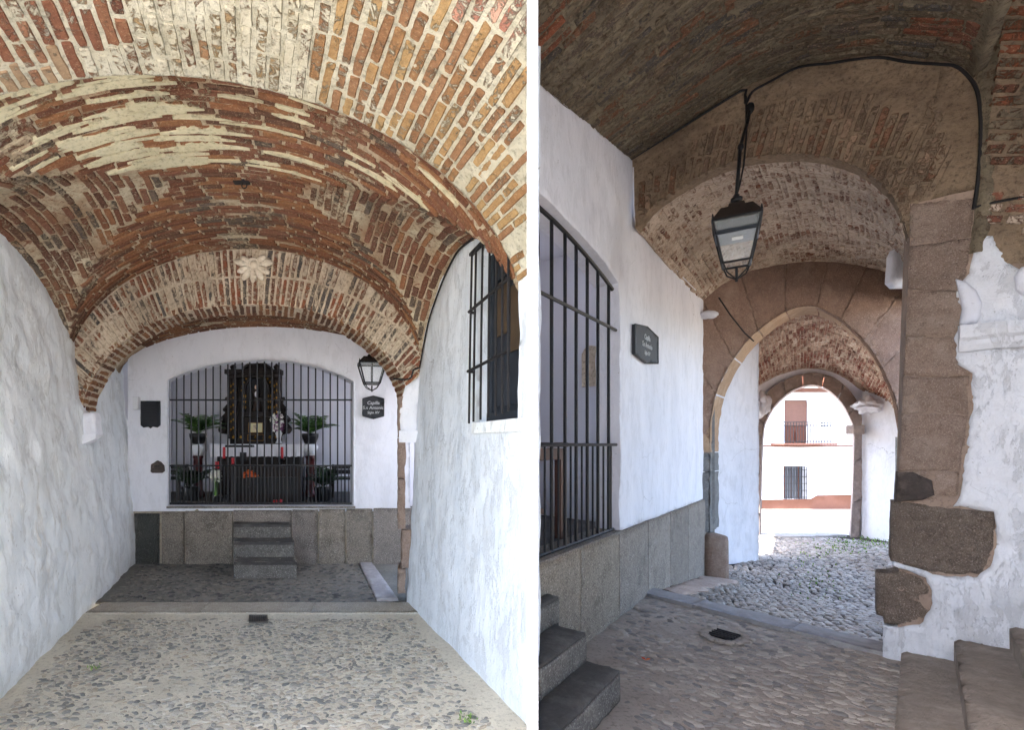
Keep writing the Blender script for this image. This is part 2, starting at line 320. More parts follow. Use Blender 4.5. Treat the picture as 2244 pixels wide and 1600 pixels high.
class MB:
    def __init__(s): s.v = []; s.f = []
    def add(s, vs, fs):
        k = len(s.v); s.v += [Vector(v) for v in vs]; s.f += [tuple(i + k for i in f) for f in fs]; return s
    def box(s, c, d, rot=None, bev=0):
        x, y, z = (q / 2 for q in d); mt = rot or Matrix.Identity(3); c = Vector(c)
        if not bev:
            vs = [c + mt @ Vector((a * x, b * y, e * z)) for a in (-1, 1) for b in (-1, 1) for e in (-1, 1)]
            return s.add(vs, [(0, 1, 3, 2), (4, 6, 7, 5), (0, 4, 5, 1), (2, 3, 7, 6), (0, 2, 6, 4), (1, 5, 7, 3)])
        bm = bmesh.new(); bmesh.ops.create_cube(bm, size=1)
        for v in bm.verts: v.co = Vector((v.co.x * 2 * x, v.co.y * 2 * y, v.co.z * 2 * z))
        bmesh.ops.bevel(bm, geom=bm.edges[:], offset=bev, segments=2, affect='EDGES', profile=.6)
        bm.verts.index_update()
        s.add([c + mt @ v.co for v in bm.verts], [[q.index for q in f.verts] for f in bm.faces]); bm.free(); return s
    def tube(s, pts, r, n=8, cap=True):
        pts = [Vector(p) for p in pts]; k = len(s.v); m = len(pts)
        rr = r if isinstance(r, (list, tuple)) else [r] * m
        up = None
        for i, p in enumerate(pts):
            t = (pts[min(i + 1, m - 1)] - pts[max(i - 1, 0)]).normalized()
            if up is None: up = t.orthogonal().normalized()
            up = (up - t * up.dot(t)).normalized(); b = t.cross(up)
            for j in range(n):
                a = 2 * math.pi * (j + .5) / n
                s.v.append(p + (up * math.cos(a) + b * math.sin(a)) * rr[i])
        for i in range(m - 1):
            for j in range(n):
                s.f.append((k + i * n + j, k + i * n + (j + 1) % n, k + (i + 1) * n + (j + 1) % n, k + (i + 1) * n + j))
        if cap: s.f.append(tuple(k + j for j in reversed(range(n)))); s.f.append(tuple(k + (m - 1) * n + j for j in range(n)))
        return s
    def lathe(s, c, prof, n=16, sq=False):
        c = Vector(c); k = len(s.v)
        for (r, z) in prof:
            for j in range(n):
                a = 2 * math.pi * (j + .5) / n
                s.v.append(c + Vector((r * math.cos(a), r * math.sin(a), z)))
        m = len(prof)
        for i in range(m - 1):
            for j in range(n):
                s.f.append((k + i * n + j, k + i * n + (j + 1) % n, k + (i + 1) * n + (j + 1) % n, k + (i + 1) * n + j))
        s.f.append(tuple(k + j for j in reversed(range(n)))); s.f.append(tuple(k + (m - 1) * n + j for j in range(n)))
        return s
    def prism(s, poly, vec):
        """closed polygon of 3-D points pushed along vec"""
        poly = [Vector(p) for p in poly]; n = len(poly); vec = Vector(vec)
        s.add(poly + [p + vec for p in poly], [tuple(range(n))[::-1], tuple(range(n, 2 * n))] + [(i, (i + 1) % n, n + (i + 1) % n, n + i) for i in range(n)])
        return s
    def blob(s, c, r, sub=2, amp=.15, sc_=3):
        bm = bmesh.new(); bmesh.ops.create_icosphere(bm, subdivisions=sub, radius=1)
        r = Vector(r) if hasattr(r, '__len__') else Vector((r, r, r)); c = Vector(c); bm.verts.index_update()
        vs = []
        for v in bm.verts:
            q = v.co * (1 + amp * noise.noise(v.co * sc_ + c * 7))
            vs.append(c + Vector((q.x * r.x, q.y * r.y, q.z * r.z)))
        s.add(vs, [[q.index for q in f.verts] for f in bm.faces]); bm.free(); return s
    def build(s, name, m, parent=None, smooth=False, sub=None): return mesh(name, s.v, s.f, m, parent, smooth, sub)

def crv(pts):
    """Catmull-Rom through points, parameter 0..1 by chord length"""
    p = [np.array(q, float) for q in pts]
    L = [0.0]
    for a, b in zip(p, p[1:]): L.append(L[-1] + float(np.linalg.norm(b - a)))
    tot = L[-1]
    def f(t):
        t = min(max(t, 0), 1) * tot
        i = 0
        while i < len(p) - 2 and t > L[i + 1]: i += 1
        u = (t - L[i]) / max(1e-9, L[i + 1] - L[i])
        a, b, c, d = p[max(i - 1, 0)], p[i], p[i + 1], p[min(i + 2, len(p) - 1)]
        return .5 * ((2 * b) + (c - a) * u + (2 * a - 5 * b + 4 * c - d) * u * u + (3 * b - a - 3 * c + d) * u ** 3)
    return f

def fbm(p, s, o=4): return noise.fractal(Vector(p) * s, 1.0, 2.0, o)

def inpoly(x, y, poly):
    c = False; n = len(poly); j = n - 1
    for i in range(n):
        xi, yi = poly[i]; xj, yj = poly[j]
        if (yi > y) != (yj > y) and x < (xj - xi) * (y - yi) / (yj - yi) + xi: c = not c
        j = i
    return c
def inpolys(q, poly):
    x, y = q[:, 0], q[:, 1]; c = np.zeros(len(q), bool); n = len(poly); j = n - 1
    for i in range(n):
        xi, yi = poly[i]; xj, yj = poly[j]
        if yi != yj: c ^= ((yi > y) != (yj > y)) & (x < (xj - xi) * (y - yi) / (yj - yi) + xi)
        j = i
    return c
def bdist(q, b):
    out = np.empty(len(q))
    for k in range(0, len(q), 2000):
        d = q[k:k + 2000, None, :] - b[None, :, :]; out[k:k + 2000] = np.sqrt((d * d).sum(2).min(1))
    return out
def densify(poly, d):
    out = []
    for i, a in enumerate(poly):
        b = poly[(i + 1) % len(poly)]; L = math.hypot(b[0] - a[0], b[1] - a[1]); k = max(1, int(L / d))
        for q in range(k): out.append((a[0] + (b[0] - a[0]) * q / k, a[1] + (b[1] - a[1]) * q / k))
    return out

def panel(name, outline, frame, m, parent=None, thick=.05, sp=.06, amp=.01, ns=6, holes=(), rag=0.0, smooth=True, warp=None, octv=4, seed=0, round_=0.0, sub=None):
    """relief slab: triangulated polygon in a plane, displaced along the normal, with side faces to depth thick"""
    O, ax, bx, nn = (Vector(q) for q in frame)
    rr = random.Random(seed + 11)
    loops = []
    for k, lp in enumerate([outline] + list(holes)):
        lp = densify(lp, sp)
        if rag: lp = [(x + rag * noise.noise(Vector((x * 9, y * 9, 3.1 + seed))) + rag * .6 * noise.noise(Vector((x * 31, y * 31, 1.1 + seed))), y + rag * noise.noise(Vector((x * 9, y * 9, 8.7 + seed))) + rag * .6 * noise.noise(Vector((x * 31, y * 31, 5.5 + seed)))) for x, y in lp]
        loops.append(lp)
    V = []; E = []
    for lp in loops:
        k = len(V); V += [Vector(q) for q in lp]; E += [(k + i, k + (i + 1) % len(lp)) for i in range(len(lp))]
    nb = len(V)
    xs = [q[0] for q in loops[0]]; ys = [q[1] for q in loops[0]]
    bpts = np.array([(v.x, v.y) for v in V])
    gx, gy = np.meshgrid(np.arange(min(xs) + sp / 2, max(xs), sp), np.arange(min(ys) + sp / 2, max(ys), sp), indexing='ij')
    rs_ = np.random.RandomState(seed + 11)
    gp = np.stack([gx.ravel(), gy.ravel()], 1); gp = gp + rs_.uniform(-.3, .3, gp.shape) * sp
    if len(gp):
        ok = inpolys(gp, loops[0])
        for h in loops[1:]: ok &= ~inpolys(gp, h)
        gp = gp[ok]
        if len(gp): gp = gp[bdist(gp, bpts) > sp * .45]
        V += [Vector(q) for q in gp]
    r = delaunay_2d_cdt(V, E, [], 0, 1e-6)
    vo, fo, ov = r[0], r[2], r[3]
    cen = np.array([[sum(vo[i].x for i in f) / len(f), sum(vo[i].y for i in f) / len(f)] for f in fo])
    ok = inpolys(cen, loops[0])
    for h in loops[1:]: ok &= ~inpolys(cen, h)
    fl = [list(f) for f, k_ in zip(fo, ok) if k_]
    out = []
    inmap = {}
    for i, src in enumerate(ov):
        for q in src: inmap[q] = i
    isb = set(inmap[q] for q in range(nb) if q in inmap)
    if round_: bd_ = bdist(np.array([(v.x, v.y) for v in vo]), bpts)
    for i, v in enumerate(vo):
        p = O + ax * v.x + bx * v.y
        h = amp * fbm(p + Vector((seed, 0, 0)), ns, octv)
        if round_:
            d = min(1, bd_[i] / (round_ * 3)); h += -round_ * (1 - math.sqrt(max(0, 1 - (1 - d) ** 2)))
        p = p + nn * h
        if warp: p = warp(p, v)
        out.append(p)
    faces = []
    up = ax.cross(bx).dot(nn) > 0
    for f in fl:
        a, b, c = (vo[i] for i in f[:3])
        ccw = (b.x - a.x) * (c.y - a.y) - (b.y - a.y) * (c.x - a.x) > 0
        faces.append(f if ccw == up else f[::-1])
    k = 0
    for lp in loops:
        ids = [inmap.get(k + i) for i in range(len(lp))]; k += len(lp)
        ids = [q for q in ids if q is not None]
        b0 = len(out)
        for q in ids: out.append(out[q] - nn * thick)
        for i in range(len(ids)):
            j = (i + 1) % len(ids); faces.append((ids[i], ids[j], b0 + j, b0 + i))
    o = mesh(name, out, faces, m, parent, False, sub)
    if smooth:
        nf = len(fl); o.data.polygons.foreach_set('use_smooth', [i < nf for i in range(len(o.data.polygons))])
    return o

def grid(name, S, na, nb, m, parent=None, amp=.006, ns=14, inward=None, clip=None, smooth=True, a=(0, 1), b=(0, 1), thick=0):
    """surface S(a,b) as a displaced grid"""
    vs = []
    e = 1e-3
    for j in range(nb + 1):
        for i in range(na + 1):
            aa = a[0] + (a[1] - a[0]) * i / na; bb = b[0] + (b[1] - b[0]) * j / nb
            p = S(aa, bb)
            if amp:
                n_ = normal(S, aa, bb, inward); p = p + n_ * (amp * fbm(p, ns, 4) + amp * .6 * fbm(p, ns * 3.1, 3))
            vs.append(p)
    fs = [(j * (na + 1) + i, j * (na + 1) + i + 1, (j + 1) * (na + 1) + i + 1, (j + 1) * (na + 1) + i) for j in range(nb) for i in range(na)]
    if clip:
        bm = bmesh.new(); bv = [bm.verts.new(v) for v in vs]
        for f in fs: bm.faces.new([bv[i] for i in f])
        for co, no in clip: bmesh.ops.bisect_plane(bm, geom=bm.verts[:] + bm.edges[:] + bm.faces[:], plane_co=co, plane_no=no, clear_outer=True)
        bm.verts.index_update(); vs = [v.co.copy() for v in bm.verts]; fs = [[q.index for q in f.verts] for f in bm.faces]; bm.free()
    o = mesh(name, vs, fs, m, parent, smooth)
    if thick:
        md = o.modifiers.new('thickness', 'SOLIDIFY'); md.thickness = thick
        c0 = o.data.polygons[len(o.data.polygons) // 2]; md.offset = -1 if (inward - c0.center).dot(c0.normal) > 0 else 1
    return o
def normal(S, a, b, inward):
    e = 2e-3
    p = S(a, b); da = S(min(a + e, 1), b) - S(max(a - e, 0 if a >= 0 else -1), b); db = S(a, b + e) - S(a, b - e)
    n_ = da.cross(db)
    if n_.length < 1e-12: return Vector((0, 0, -1))
    n_.normalize()
    if inward is not None and n_.dot(inward - p) < 0: n_ = -n_
    return n_

# ---- bricks: a few shared irregular block shapes, placed by matrix
def brick_shape(seed, rough=.5):
    r = random.Random(seed); n = 10
    ring = []
    base = [(-.5, -.42), (-.47, -.5), (-.15, -.5), (.2, -.5), (.47, -.5), (.5, -.4), (.5, .4), (.46, .5), (.1, .5), (-.2, .5), (-.47, .5), (-.5, .4)]
    vs = []
    b1 = [(x + r.uniform(-.018, .018) * (1 if abs(x) > .4 else 0), y + r.uniform(-.16, .12) * rough) for x, y in base]
    for x, y in b1: vs.append(Vector((x, y, -.5)))
    for x, y in b1: vs.append(Vector((x, y, .36 + r.uniform(-.05, .03))))
    for x, y in b1: vs.append(Vector((x * r.uniform(.95, .985), y * r.uniform(.74, .9), .5 + r.uniform(-.12, .06) * rough)))
    n = len(base)
    fs = []
    for k in (0, n):
        for i in range(n): fs.append((k + i, k + (i + 1) % n, k + n + (i + 1) % n, k + n + i))
    fs.append(tuple(range(2 * n, 3 * n)))
    return vs, fs
BR = [brick_shape(k) for k in range(8)]
BRM = []
def shared(shapes, nm):
    out = []
    for vs, fs in shapes:
        me = bpy.data.meshes.new(nm); me.from_pydata([tuple(v) for v in vs], [], fs); me.update(); me.materials.append(M['brick_b']); out.append(me)
    return out
BRM = shared(BR, 'brick')

def courses(S, along, spacing, lens=(.2, .28), gap=.02, thick=.68, depth=.06, proud=.006, inward=None, valid=None, seed=1, a=(0, 1), b=(0, 1), skip=.02, jit=.004, fixed=None):
    """bricks on the surface S in courses; along = 'a' or 'b' is the course direction"""
    r = random.Random(seed)
    T = (lambda s, t: S(s, t)) if along == 'a' else (lambda s, t: S(t, s))
    (s0, s1), (t0, t1) = (a, b) if along == 'a' else (b, a)
    N = 60
    sm = (s0 + s1) / 2
    best = 0
    for sm in (s0 + (s1 - s0) * q for q in (.2, .5, .8)):
        L = sum((T(sm, t0 + (t1 - t0) * (i + 1) / N) - T(sm, t0 + (t1 - t0) * i / N)).length for i in range(N)); best = max(best, L)
    nc = max(1, int(best / spacing))
    out = []
    for c in range(nc):
        t = t0 + (t1 - t0) * (c + .5) / nc; dt = (t1 - t0) / nc
        pts = [T(s0 + (s1 - s0) * i / N, t) for i in range(N + 1)]
        cum = [0.0]
        for p, q in zip(pts, pts[1:]): cum.append(cum[-1] + (q - p).length)
        tot = cum[-1]; x = r.uniform(-.2, 0) if not fixed else 0
        def at(l):
            l = min(max(l, 0), tot); i = min(int(np.searchsorted(cum, l)) - 1, N - 1); i = max(i, 0)
            return s0 + (s1 - s0) * (i + (l - cum[i]) / max(1e-9, cum[i + 1] - cum[i])) / N
        while x < tot - .03:
            L = fixed or r.uniform(*lens)
            if not fixed and r.random() < .22: L *= .55
            l0, l1 = max(x, 0), min(x + L, tot); x += L + gap * r.uniform(.7, 1.4)
            if l1 - l0 < .05 or r.random() < skip: continue
            sa, sb = at(l0), at(l1); smid = at((l0 + l1) / 2)
            if valid:
                pr = (lambda s: (s, t)) if along == 'a' else (lambda s: (t, s))
                if not (valid(*pr(sa)) and valid(*pr(sb)) and valid(*pr(smid))):
                    # shorten towards the valid side
                    ok = [q for q in np.linspace(l0, l1, 9) if valid(*pr(at(q)))]
                    if len(ok) < 3: continue
                    l0, l1 = ok[0], ok[-1]
                    if l1 - l0 < .06: continue
                    sa, sb = at(l0), at(l1); smid = at((l0 + l1) / 2)
            pa, pb, pm = T(sa, t), T(sb, t), T(smid, t)
            ax = pb - pa
            if ax.length < .03: continue
            ln = ax.length; ax.normalize()
            e = dt * .5
            db = T(smid, t + e) - T(smid, t - e); loc = db.length
            if loc < .028: continue
            nn = ax.cross(db)
            if nn.length < 1e-9: continue
            nn.normalize()
            if inward is not None and nn.dot(inward - pm) < 0: nn = -nn
            bt = nn.cross(ax)
            c_ = (pa + pb) / 2 * .5 + pm * .5 + nn * (proud - depth / 2 + r.uniform(-jit, jit)) + bt * r.uniform(-.05, .05) * loc
            tw = r.uniform(-.03, .03); ax2 = (ax + bt * tw).normalized(); bt2 = nn.cross(ax2)
            th = min(loc, spacing * 1.25) * thick * r.uniform(.86, 1.1)
            mt = Matrix((ax2 * ln, bt2 * th, nn * depth)).transposed().to_4x4(); mt.translation = c_
            out.append(mt)
    return out

def lay(parent, mats, mf, cap=300, clip=None, name='brick', shapes=None, meshes=None, stuffname=None, maxd=None, cams=Vector((0, 0, CH))):
    """the nearest ones become single pieces, the rest one joined mass per material"""
    shapes = shapes or BR; meshes = meshes or BRM
    mats = sorted(mats, key=lambda q: (q.translation - cams).length)
    keep = []
    for q in mats:
        if clip and any((q.translation - Vector(co)).dot(Vector(no)) > -.005 for co, no in clip): continue
        if q.translation.y < .5: continue
        u = PX + F * q.translation.x / q.translation.y; v_ = PY - F * (q.translation.z - CH) / q.translation.y
        if -60 < u < 2304 and -60 < v_ < 1660: keep.append((0, q))
        else: keep.append((1, q))
    keep.sort(key=lambda k: k[0])
    rest = {}
    for i, (_, q) in enumerate(keep):
        k = rnd.randrange(len(shapes)); mm = mf(q.translation) if callable(mf) else mf
        big = i < cap and not _
        if clip and big:
            vs = [q @ v for v in shapes[k][0]]
            if any((v - Vector(co)).dot(Vector(no)) > 0 for v in vs for co, no in clip):
                bm = bmesh.new(); bv = [bm.verts.new(v) for v in vs]
                for f in shapes[k][1]: bm.faces.new([bv[z_] for z_ in f])
                for co, no in clip: bmesh.ops.bisect_plane(bm, geom=bm.verts[:] + bm.edges[:] + bm.faces[:], plane_co=co, plane_no=no, clear_outer=True)
                me = bpy.data.meshes.new(name); bm.to_mesh(me); bm.free(); me.materials.append(M[mm])
                o = bpy.data.objects.new(name, me); link(o, parent); continue
        if big:
            o = bpy.data.objects.new(name, meshes[k]); link(o, parent); o.matrix_basis = q
            o.material_slots[0].link = 'OBJECT'; o.material_slots[0].material = M[mm]
        else:
            if clip and any((q @ v - Vector(co)).dot(Vector(no)) > 0 for v in shapes[k][0][::5] for co, no in clip): continue
            rest.setdefault(mm, MB()).add([q @ v for v in shapes[k][0]], shapes[k][1])
    for mm, b in rest.items():
        o = b.build(stuffname or (name + '_field'), mm, parent); o['kind'] = 'stuff'
# ================================================================== LEFT PASSAGE (towards the chapel)
ZV = Vector((0, 0, 1))
KL, KR = (1155 - PX) / F, (1179 - PX) / F
CLIP_L = [((0, 0, 0), (1, -KL, 0))]           # keep x < KL*y  (left of the dividing wall)
CLIP_R = [((0, 0, 0), (-1, KR, 0))]           # keep x > KR*y
SL = -.271
def xl(y): return -2.30 + SL * (y - 2.85)      # foot of the left wall
def xr(y): return .80 + SL * (y - 2.85)        # foot of the right wall
wdir = Vector((SL, 1, 0)).normalized()
nl = Vector((1, -SL, 0)).normalized()          # left wall faces the passage
YC, YW = 5.1, 6.77

def skew(o, y0, k=SL):
    for v in o.data.vertices: v.co.x += k * (v.co.y - y0)
    return o
# ---- floors
def flat(name, poly, z, m, kind='structure', sp=.12, amp=.004, parent=None, clip=None, lab=None):
    o = panel(name, poly, ((0, 0, z), (1, 0, 0), (0, 1, 0), (0, 0, 1)), m, parent, .02, sp, amp, 5)
    if kind: o['kind'] = kind
    return o
flat('ground', [(-300, -300), (300, -300), (300, 400), (-300, 400)], -1.3, 'earth', sp=80, amp=0)
flat('plaza_paving', [(-30, -25), (30, -25), (30, 1.0), (-30, 1.0)], -.03, 'plaza', sp=4, amp=.0)
fl_front = flat('passage_floor', [(xl(.9) - .3, .9), (KL * .9 + .02, .9), (KL * 2.9 + .02, 2.9), (xr(4.76) + .1, 4.76), (xl(4.76) - .2, 4.76)], 0, 'cement', sp=.06, amp=.008)
fl_back = flat('chapel_bay_floor', [(xl(5.07) - .1, 5.07), (1.2, 5.07), (1.5, 6.95), (xl(6.95) - .1, 6.95)], -.004, 'cement_grey', sp=.07, amp=.012)
kerb = thing('kerb_stone', 'pale kerb stone slab lying across the passage before the chapel bay', 'kerb', (-1.3, 4.9, 0))
x0, x1 = xl(4.9) - .02, xr(4.9) + .1
for i in range(3):
    a, b = x0 + (x1 - x0) * i / 3 + .003, x0 + (x1 - x0) * (i + 1) / 3 - .003
    panel('slab', [(a, 4.765), (b, 4.765), (b, 5.065), (a, 5.065)], ((0, 0, .012), (1, 0, 0), (0, 1, 0), (0, 0, 1)), 'slab', kerb, .08, .05, .003, 8, round_=.004)
side = thing('gutter_slab', 'grey gutter slab running from the kerb to the granite plinth on the right', 'slab', P(830, 1275, 5.6))
panel('slab', [(P(q, y, 1760 / (y - 975)).x, 1760 / (y - 975)) for q, y in ((785, 1232), (812, 1232), (873, 1318), (826, 1318))], ((0, 0, .02), (1, 0, 0), (0, 1, 0), (0, 0, 1)), 'slab_grey', side, .08, .05, .003, 8)
# drain in front of the kerb
dr = thing('floor_drain', 'small iron floor drain in the cream pebbled floor before the kerb', 'drain', P(566, 1361, 4.56))
c = Vector((P(566, 1361, 4.56).x, 4.56, .012))
MB().box(c + Vector((0, 0, -.006)), (.15, .17, .004)).build('pit', 'pot', dr)
for i in range(7): MB().box(c + Vector((-.063 + i * .021, 0, .004)), (.008, .16, .012)).build('bar', 'grate', dr)
fr = MB()
for sx in (-1, 1): fr.box(c + Vector((sx * .08, 0, .003)), (.012, .19, .014)); fr.box(c + Vector((0, sx * .09, .003)), (.148, .012, .014))
fr.build('frame', 'grate', dr)
for o in bpy.data.objects:
    if o.parent is dr: skew(o, c.y)

# pebbles
def pebble_shape(seed, flatk=.35, n=9):
    r = random.Random(seed); vs = []; fs = []
    for k, (sc_, z) in enumerate(((1, -.5), (.98, .05), (.78, .36), (.4, .5))):
        for i in range(n):
            a = 2 * math.pi * i / n; q = r.uniform(.82, 1.08) if k == 0 else None
            if k == 0: vs.append(Vector((.5 * q * math.cos(a), .5 * q * math.sin(a), z)))
            else: vs.append(Vector((vs[i].x * sc_, vs[i].y * sc_, z + r.uniform(-.06, .06))))
    for k in range(3):
        for i in range(n): fs.append((k * n + i, k * n + (i + 1) % n, (k + 1) * n + (i + 1) % n, (k + 1) * n + i))
    fs.append(tuple(range(3 * n, 4 * n)))
    return vs, fs
PB = [pebble_shape(k, n=7) for k in range(8)]
PBM = shared(PB, 'pebble')
def scatter(parent, poly, m, size, spacing, zf, cap, asp=(1.0, 2.2), ang=0.0, dens=None, name='pebble', seed=3, hgt=.4, proud=.3, jit=.42, clip=None, angj=.5):
    r = random.Random(seed); out = []
    xs = [q[0] for q in poly]; ys = [q[1] for q in poly]
    y = min(ys); row = 0
    while y < max(ys):
        x = min(xs) + (spacing / 2 if row % 2 else 0)
        while x < max(xs):
            qx, qy = x + r.uniform(-jit, jit) * spacing, y + r.uniform(-jit, jit) * spacing
            if inpoly(qx, qy, poly) and (dens is None or r.random() < dens(qx, qy)):
                s = r.uniform(*size); a = ang + r.gauss(0, angj); k = r.uniform(*asp); h = s * hgt
                mt = Matrix.Translation((qx, qy, zf(qx, qy) + h * (proud - .5))) @ Matrix.Rotation(a, 4, 'Z') @ Matrix.Rotation(r.uniform(-.12, .12), 4, 'X') @ Matrix.Diagonal((s * math.sqrt(k), s / math.sqrt(k), h, 1))
                out.append(mt)
            x += spacing
        y += spacing * .87; row += 1
    lay(parent, out, m, cap, clip, name, PB, PBM)
def d1(x, y): return min(1, max(.4, 1.0 + 1.3 * fbm((x, y, 2.0), 1.1, 3)))
scatter(fl_front, [(xl(2.3) + .05, 2.3), (KL * 2.5 - .1, 2.5), (xr(2.95) - .18, 2.95), (xr(4.6) - .12, 4.6), (xl(4.6) + .25, 4.6), (xl(4.2) + .06, 4.2)], 'pebble', (.016, .046), .038, lambda x, y: .001 + .008 * fbm((x, y, 0), 5, 4), 300, (1.0, 3.4), 0.0, d1, hgt=.42, proud=.48)
scatter(fl_back, [(xl(5.1) + .05, 5.12), (P(826, 1318, 5.1).x, 5.12), (P(780, 1240, 6.6).x, 6.7), (xl(6.7) + .05, 6.7)], 'pebble_dark', (.03, .075), .06, lambda x, y: -.004 + .012 * fbm((x, y, 0), 5, 4), 260, (1.0, 2.4), 0.0, lambda x, y: .8, hgt=.4, proud=.32, seed=5)

flat('light_well_paving', [(.3, 5.2), (3.2, 6.9), (3.2, 10), (.3, 10)], -.02, 'plaza', sp=.5, amp=0)  # unseen light well floor, added pale to bounce light into the chapel bay
# ---- side walls
def lean_l(p, v): return p + Vector((-.105 * max(0, p.z) ** 1.0 - .05 * math.exp(-p.z * 5), 0, 0))
def lb(y): return .055 * max(0, y - 2.9) / 2.2
def lean_r(p, v): return p + Vector((lb(p.y) * max(0, p.z), 0, 0))
wl = thing('plaster_wall', 'lumpy limewashed wall along the left of the passage to the chapel', 'wall', (xl(4), 4, 0))
L0 = 1.1; ln = lambda y: (y - L0) * math.sqrt(1 + SL * SL)
panel('plaster', [(0, -.1), (ln(6.95), -.1), (ln(6.95), 3.9), (0, 3.9)], ((xl(L0), L0, 0), wdir, ZV, nl), 'wall_left', wl, .3, .034, .024, 4.2, warp=lean_l, octv=7)
wr = thing('plaster_wall', 'limewashed wall with the tall barred window, right of the passage to the chapel', 'wall', (xr(4), 4, 0))
L1 = 2.72; lr = lambda y: (y - L1) * math.sqrt(1 + SL * SL)
yw0, yw1 = 2.97, 3.52
panel('plaster', [(lr(2.87), -.1), (lr(5.1), -.1), (lr(5.1), 3.9), (lr(2.87), 3.9)], ((xr(L1), L1, 0), wdir, ZV, -nl), 'wall_right', wr, .085, .042, .014, 3.2, warp=lean_r, octv=5,
      holes=[[(lr(yw0), 1.75), (lr(yw1), 1.75), (lr(yw1), 2.93), (lr(yw1 - .12), 3.0), (lr(yw0 + .1), 2.96), (lr(yw0), 2.86)]])
# the window: recess, shutters, bars
wn = thing('barred_window', 'tall narrow window with rusty iron bars and dark shutters in the right wall', 'window', (xr(3.25), 3.25, 1.75))
def W(y, z, dep): return Vector((xr(y) + lb(y) * z, y, z)) - nl * (-dep)      # dep > 0 into the wall
def wbox(mb, y0, y1, z0, z1, d0, d1):
    q = [W(y0, z0, d0), W(y1, z0, d0), W(y1, z1, d0), W(y0, z1, d0)]
    e = [W(y0, z0, d1), W(y1, z0, d1), W(y1, z1, d1), W(y0, z1, d1)]
    mb.add(q + e, [(0, 1, 2, 3), (7, 6, 5, 4), (0, 4, 5, 1), (1, 5, 6, 2), (2, 6, 7, 3), (3, 7, 4, 0)]); return mb
wbox(MB(), yw0 + .0, yw1 + .02, 1.72, 3.04, .09, .105).build('shutter_back', 'shutter', wn)
b = MB(); wbox(b, yw0, yw1, 1.76, 1.82, .05, .088); wbox(b, yw1 - .06, yw1 - .005, 1.82, 2.93, .06, .088); b.build('frame', 'shutter', wn)
for (ya, yb, za, zb, mm) in ((3.02, 3.22, 1.86, 2.16, 'shutter'), (3.02, 3.22, 2.2, 2.62, 'shutter_brown'), (3.26, 3.44, 1.86, 2.3, 'shutter'), (3.26, 3.44, 2.34, 2.7, 'shutter_brown'), (3.02, 3.44, 2.72, 2.92, 'shutter')):
    wbox(MB(), ya, yb, za, zb, .075, .088).build('shutter_panel', mm, wn)
wbox(MB(), yw0 - .06, yw1 + .08, 1.68, 1.755, -.03, .1).build('sill', 'wall_left', wn)
for i, yy in enumerate((3.0, 3.08, 3.17, 3.28, 3.4, 3.52, 3.6)):
    MB().tube([W(yy, 1.80 - .008 * i, -.05), W(yy, 2.35, -.052), W(yy, 2.98 - .0 * i, -.05)], .0085, 6).build('bar', 'iron_rust', wn)
for z_ in (2.13, 2.56):
    MB().tube([W(2.99, z_ + .03, -.05), W(3.64, z_, -.05), W(3.66, z_, .02)], .011, 6).build('cross_bar', 'iron_rust', wn)
wbox(MB(), 2.98, 3.62, 2.955, 2.975, -.065, -.035).build('top_bar', 'iron_rust', wn)

# ---- near barrel vault (bricks laid lengthwise)
FLc, FRc, BLc, BRc = Vector((-2.56, 2.25, 0)), Vector((.815, 2.98, 0)), Vector((-3.26, YC, 0)), Vector((.36, YC, 0))
ZS = 2.28
def edgeA(u): return FLc.lerp(FRc, (u + 1) / 2)
ad = Vector((-SL, -1, 0))
def SA(a, b):
    t = (a * 2 - 1) * math.pi / 2 * .999; u = math.sin(t)
    b = b * (.85 + .75 * a); p = edgeA(u) + ad * b; return Vector((p.x, p.y, ZS + 1.22 * math.cos(t) + .015 * b))
inA = Vector((-.7, 2.0, 1.6))
va = thing('brick_vault', 'cream mortared barrel vault of lengthwise bricks nearest overhead on the left', 'vault', (-.7, 2.2, 3.5))
grid('mortar_bed', SA, 170, 130, 'mortar_a', va, .006, 9, inA, CLIP_L, True, (0, 1), (0, 1.32), .04)
ba = courses(SA, 'b', .058, (.2, .29), .02, .72, .06, .009, inA, None, 21, (0, 1), (0.01, .78), .015, .005)
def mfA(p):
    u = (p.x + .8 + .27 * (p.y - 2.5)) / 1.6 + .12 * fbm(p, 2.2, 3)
    if PY - F * (p.z - CH) / p.y < (PX + F * p.x / p.y - 985) * .76: return 'brick_a_sunlit'  # corner bricks painted pinker and lighter as if sunlit
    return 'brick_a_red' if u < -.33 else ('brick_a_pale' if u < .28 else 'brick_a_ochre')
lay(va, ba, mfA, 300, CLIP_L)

# ---- groin vault bay
def plan(u, v): return FLc.lerp(FRc, (u + 1) / 2).lerp(BLc.lerp(BRc, (u + 1) / 2), (v + 1) / 2)
def z1(u, v): return ZS + (1.34 - .03 * v) * math.sqrt(max(0, 1 - u * u)) + .03 * (1 - v * v)
def z2(u, v): return ZS + (1.36 - .5 * u * u) * math.sqrt(max(0, 1 - v * v))
def SB(a, b):
    u = math.sin((a * 2 - 1) * math.pi / 2); v = b * 2 - 1
    p = plan(u, v); p.z = z1(u, v); return p
def SB2(a, b):
    u = a * 2 - 1; v = math.sin((b * 2 - 1) * math.pi / 2)
    p = plan(u, v); p.z = z2(u, v); return p
def SBm(a, b):
    u = math.sin((a * 2 - 1) * math.pi / 2); v = math.sin((b * 2 - 1) * math.pi / 2)
    p = plan(u, v); p.z = max(z1(u, v), z2(u, v)); return p
inB = Vector((-1.05, 3.8, 1.4))
vb = thing('groin_vault', 'rust red brick groin vault with peeling mortar over the left passage', 'vault', (-1.05, 3.9, 3.6))
